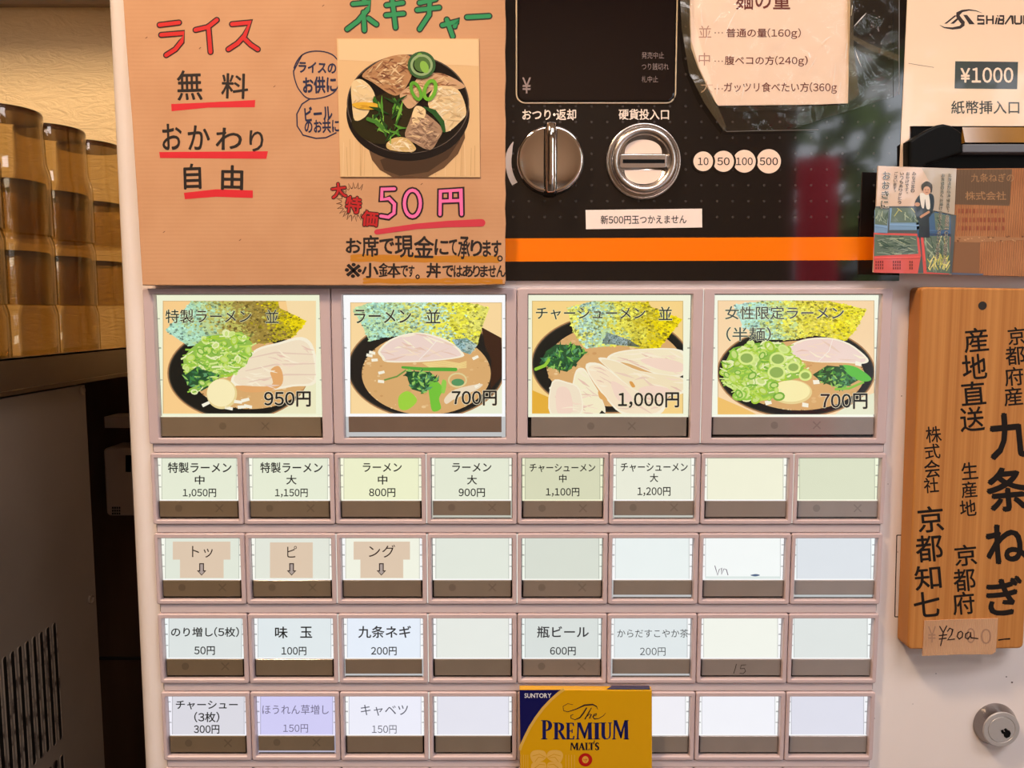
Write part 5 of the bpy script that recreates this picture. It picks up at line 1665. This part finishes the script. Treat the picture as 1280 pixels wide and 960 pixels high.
# vent: an inset plate with open slots between its bars
vt = UX(67, 778, XP); vb = UX(80, 920, XP)
b = MB()
y_first = UX(68, 800, XP).y
pitch = UX(60, 800, XP).y - UX(51.5, 803, XP).y
for row in range(2):
    zt2 = vt.z - row * (vt.z - vb.z + .014); zb2 = vb.z - row * (vt.z - vb.z + .014)
    for k in range(12):
        y = y_first - k * pitch
        hw = pitch * .26
        # dark slot, rounded ends, let in behind a rolled edge
        lo = []
        for i in range(9):
            t = pi * i / 8; lo.append((y + hw * cos(t), zt2 - hw + hw * sin(t)))
        for i in range(9):
            t = pi + pi * i / 8; lo.append((y + hw * cos(t), zb2 + hw + hw * sin(t)))
        b.face([(XP + .0004, yy, zz) for yy, zz in lo], M['dark'], (10, 8, 8))
        lo2 = [(y + (yy - y) * 1.28, zz) for yy, zz in lo]
        b.grid([[(XP + .0002, yy, zz) for yy, zz in lo2], [(XP + .0013, yy, zz) for yy, zz in [(y + (yy - y) * 1.14, zz) for yy, zz in lo]], [(XP + .0003, yy, zz) for yy, zz in lo]], M['rust'], close=True)
b.build('vent_grille', fr, label='rusty slotted vent')
for px, py in ((102, 488), (113, 749)):
    c = UX(px, py, XP)
    b = MB(); b.lathe([(.0045, 0), (.0045, .0008), (.0034, .0018), (.0032, .0010), (.0003, .0012)], c, (1, 0, 0), M['rust'], n=20)
    b.build('screw', fr)

# grey box on the wall behind
p0 = U(133, 645, YW - .06); p1 = U(205, 560, YW - .06)
bx_ = thing('wall_switch_box', 'grey plastic box on the wall between the counter and the machine', 'box', ((p0.x + p1.x) / 2, YW - .012, p0.z))
b = MB(); b.prism(rrect(p0.x, p0.z, p1.x, p1.z, .006), YW - .0125, YW - .06, M['switch'], bev=.003); b.build('body', bx_)
b = MB()
for i in range(4):
    for j in range(3):
        b.rect(140 + i * 2.8, 633.5 + j * 3.6, 142 + i * 2.8, 636 + j * 3.6, YW - .0605, M['dark'], (40, 30, 28))
b.rect(157, 569, 164, 590, YW - .0605, M['dark'], (20, 16, 16))
b.build('vent', bx_)
b = MB()
q0 = U(131, 535, YW - .05); q1 = U(205, 521, YW - .05)
b.box((q0.x, YW - .05, q0.z), (q1.x, YW - .0125, q1.z), M['switch'])
b.build('top_rail', bx_)

# tumblers: turned upside down and nested, three to a stack
RB, RM, HT = .0345, .0390, .1215


def tumbler(x, y, z_mouth, label, proto=None):
    if proto is not None:
        c = proto.copy(); COL.objects.link(c); c.location = (x, y, z_mouth); c['label'] = label
        for ch in proto.children:
            k = ch.copy(); COL.objects.link(k); k.parent = c
        return c
    t = thing('tumbler', label, 'tumbler', (x, y, z_mouth), 'stacked amber tumblers')
    b = MB()
    th = .0016
    outp = [(RM, 0), (RM, .058), (RM - .0008, .063), (RB + .0012, .071), (RB + .0006, .079), (RB, HT - .005), (RB - .0012, HT - .0012)]
    b.lathe(outp, (x, y, z_mouth), (0, 0, 1), M['amber'], n=56)
    inp = [(RM, 0), (RM - th, .0004), (RM - th, .057), (RB - .0006, .070), (RB - th, HT - .006)]
    b.lathe(inp, (x, y, z_mouth), (0, 0, 1), M['amber'], n=56)
    b.build('body', t)
    b = MB()
    b.lathe([(RB - th, HT - .006), (RB - .0004, HT - .005), (RB, HT - .003), (RB - .0008, HT - .0006), (RB - .003, HT), (.0004, HT - .0004)], (x, y, z_mouth), (0, 0, 1), M['amberbase'], n=56)
    b.lathe([(RB - th, HT - .006), (.0004, HT - .0055)], (x, y, z_mouth), (0, 0, 1), M['amberbase'], n=56)
    b.build('base', t)
    return t


proto = None
where = ['stack cut off by the left edge of the picture', 'nearest full stack left of the machine', 'stack behind the nearest full stack', 'farthest stack, half hidden by the machine edge']
lev = ['bottom', 'middle', 'topmost']
for i in range(4):
    y = .243 + .078 * i
    for k in range(3):
        lab = lev[k] + ' upturned amber tumbler of the ' + where[i]
        t = tumbler(-.503, y, zs_ + .0004 + k * .069, lab, proto)
        proto = proto or t

# ------------------------------------------------------------------ outside, seen as reflections in the black panel
tree = thing('street_tree', 'round green tree outside the entrance reflected in the black panel', 'tree', (2.6, -5.4, -.1))
b = MB()
rnd = random.Random(77)
for k in range(420):
    a = rnd.uniform(0, 2 * pi); u = rnd.uniform(-1, 1); q = rnd.uniform(.55, 1) ** .5
    c = Vector((3.2 + q * 1.15 * cos(a) * math.sqrt(1 - u * u), -5.4 + q * .9 * sin(a) * math.sqrt(1 - u * u), 2.35 + q * 1.0 * u))
    n1 = Vector((rnd.gauss(0, 1), rnd.gauss(0, 1), rnd.gauss(0, 1))).normalized(); n2 = n1.orthogonal().normalized(); n3 = n1.cross(n2)
    s = rnd.uniform(.10, .2)
    b.face([c + n2 * s, c + n3 * s * .6, c - n2 * s, c - n3 * s * .6], M['leaf'])
b.build('foliage', tree)
b = MB(); b.tube([(3.2, -5.4, -.1), (3.2, -5.4, 1.0), (3.15, -5.4, 2.2)], .08, M['wallp']); b.build('trunk', tree)
ban = thing('street_banner', 'red cloth banner on a pole outside the entrance', 'banner', (1.62, -4.0, -.1))
b = MB(); b.tube([(1.60, -4.0, -.1), (1.60, -4.0, 2.3)], .012, M['grey']); b.build('pole', ban)
b = MB()
rows = [[(1.62 + .25 * j / 8, -4.0 + .03 * sin(j * .9 + i * .3), .55 + 1.62 * i / 12) for j in range(9)] for i in range(13)]
b.grid(rows, M['red']); b.build('cloth', ban)
ho = thing('house', 'pale rendered house across the street', 'house', (3.0, -9.5, -.1))
b = MB(); b.box((-2.0, -11.5, -.1), (8, -9.5, 2.2), M['house']); b.build('wall', ho)
b = MB(); b.box((-2.2, -11.7, 2.2), (8.2, -9.2, 2.4), M['grey']); b.build('roof', ho)
for x in (2.2, 3.8, 5.4):
    b = MB(); b.box((x, -9.52, .9), (x + .9, -9.46, 1.8), M['dark']); b.build('window', ho)
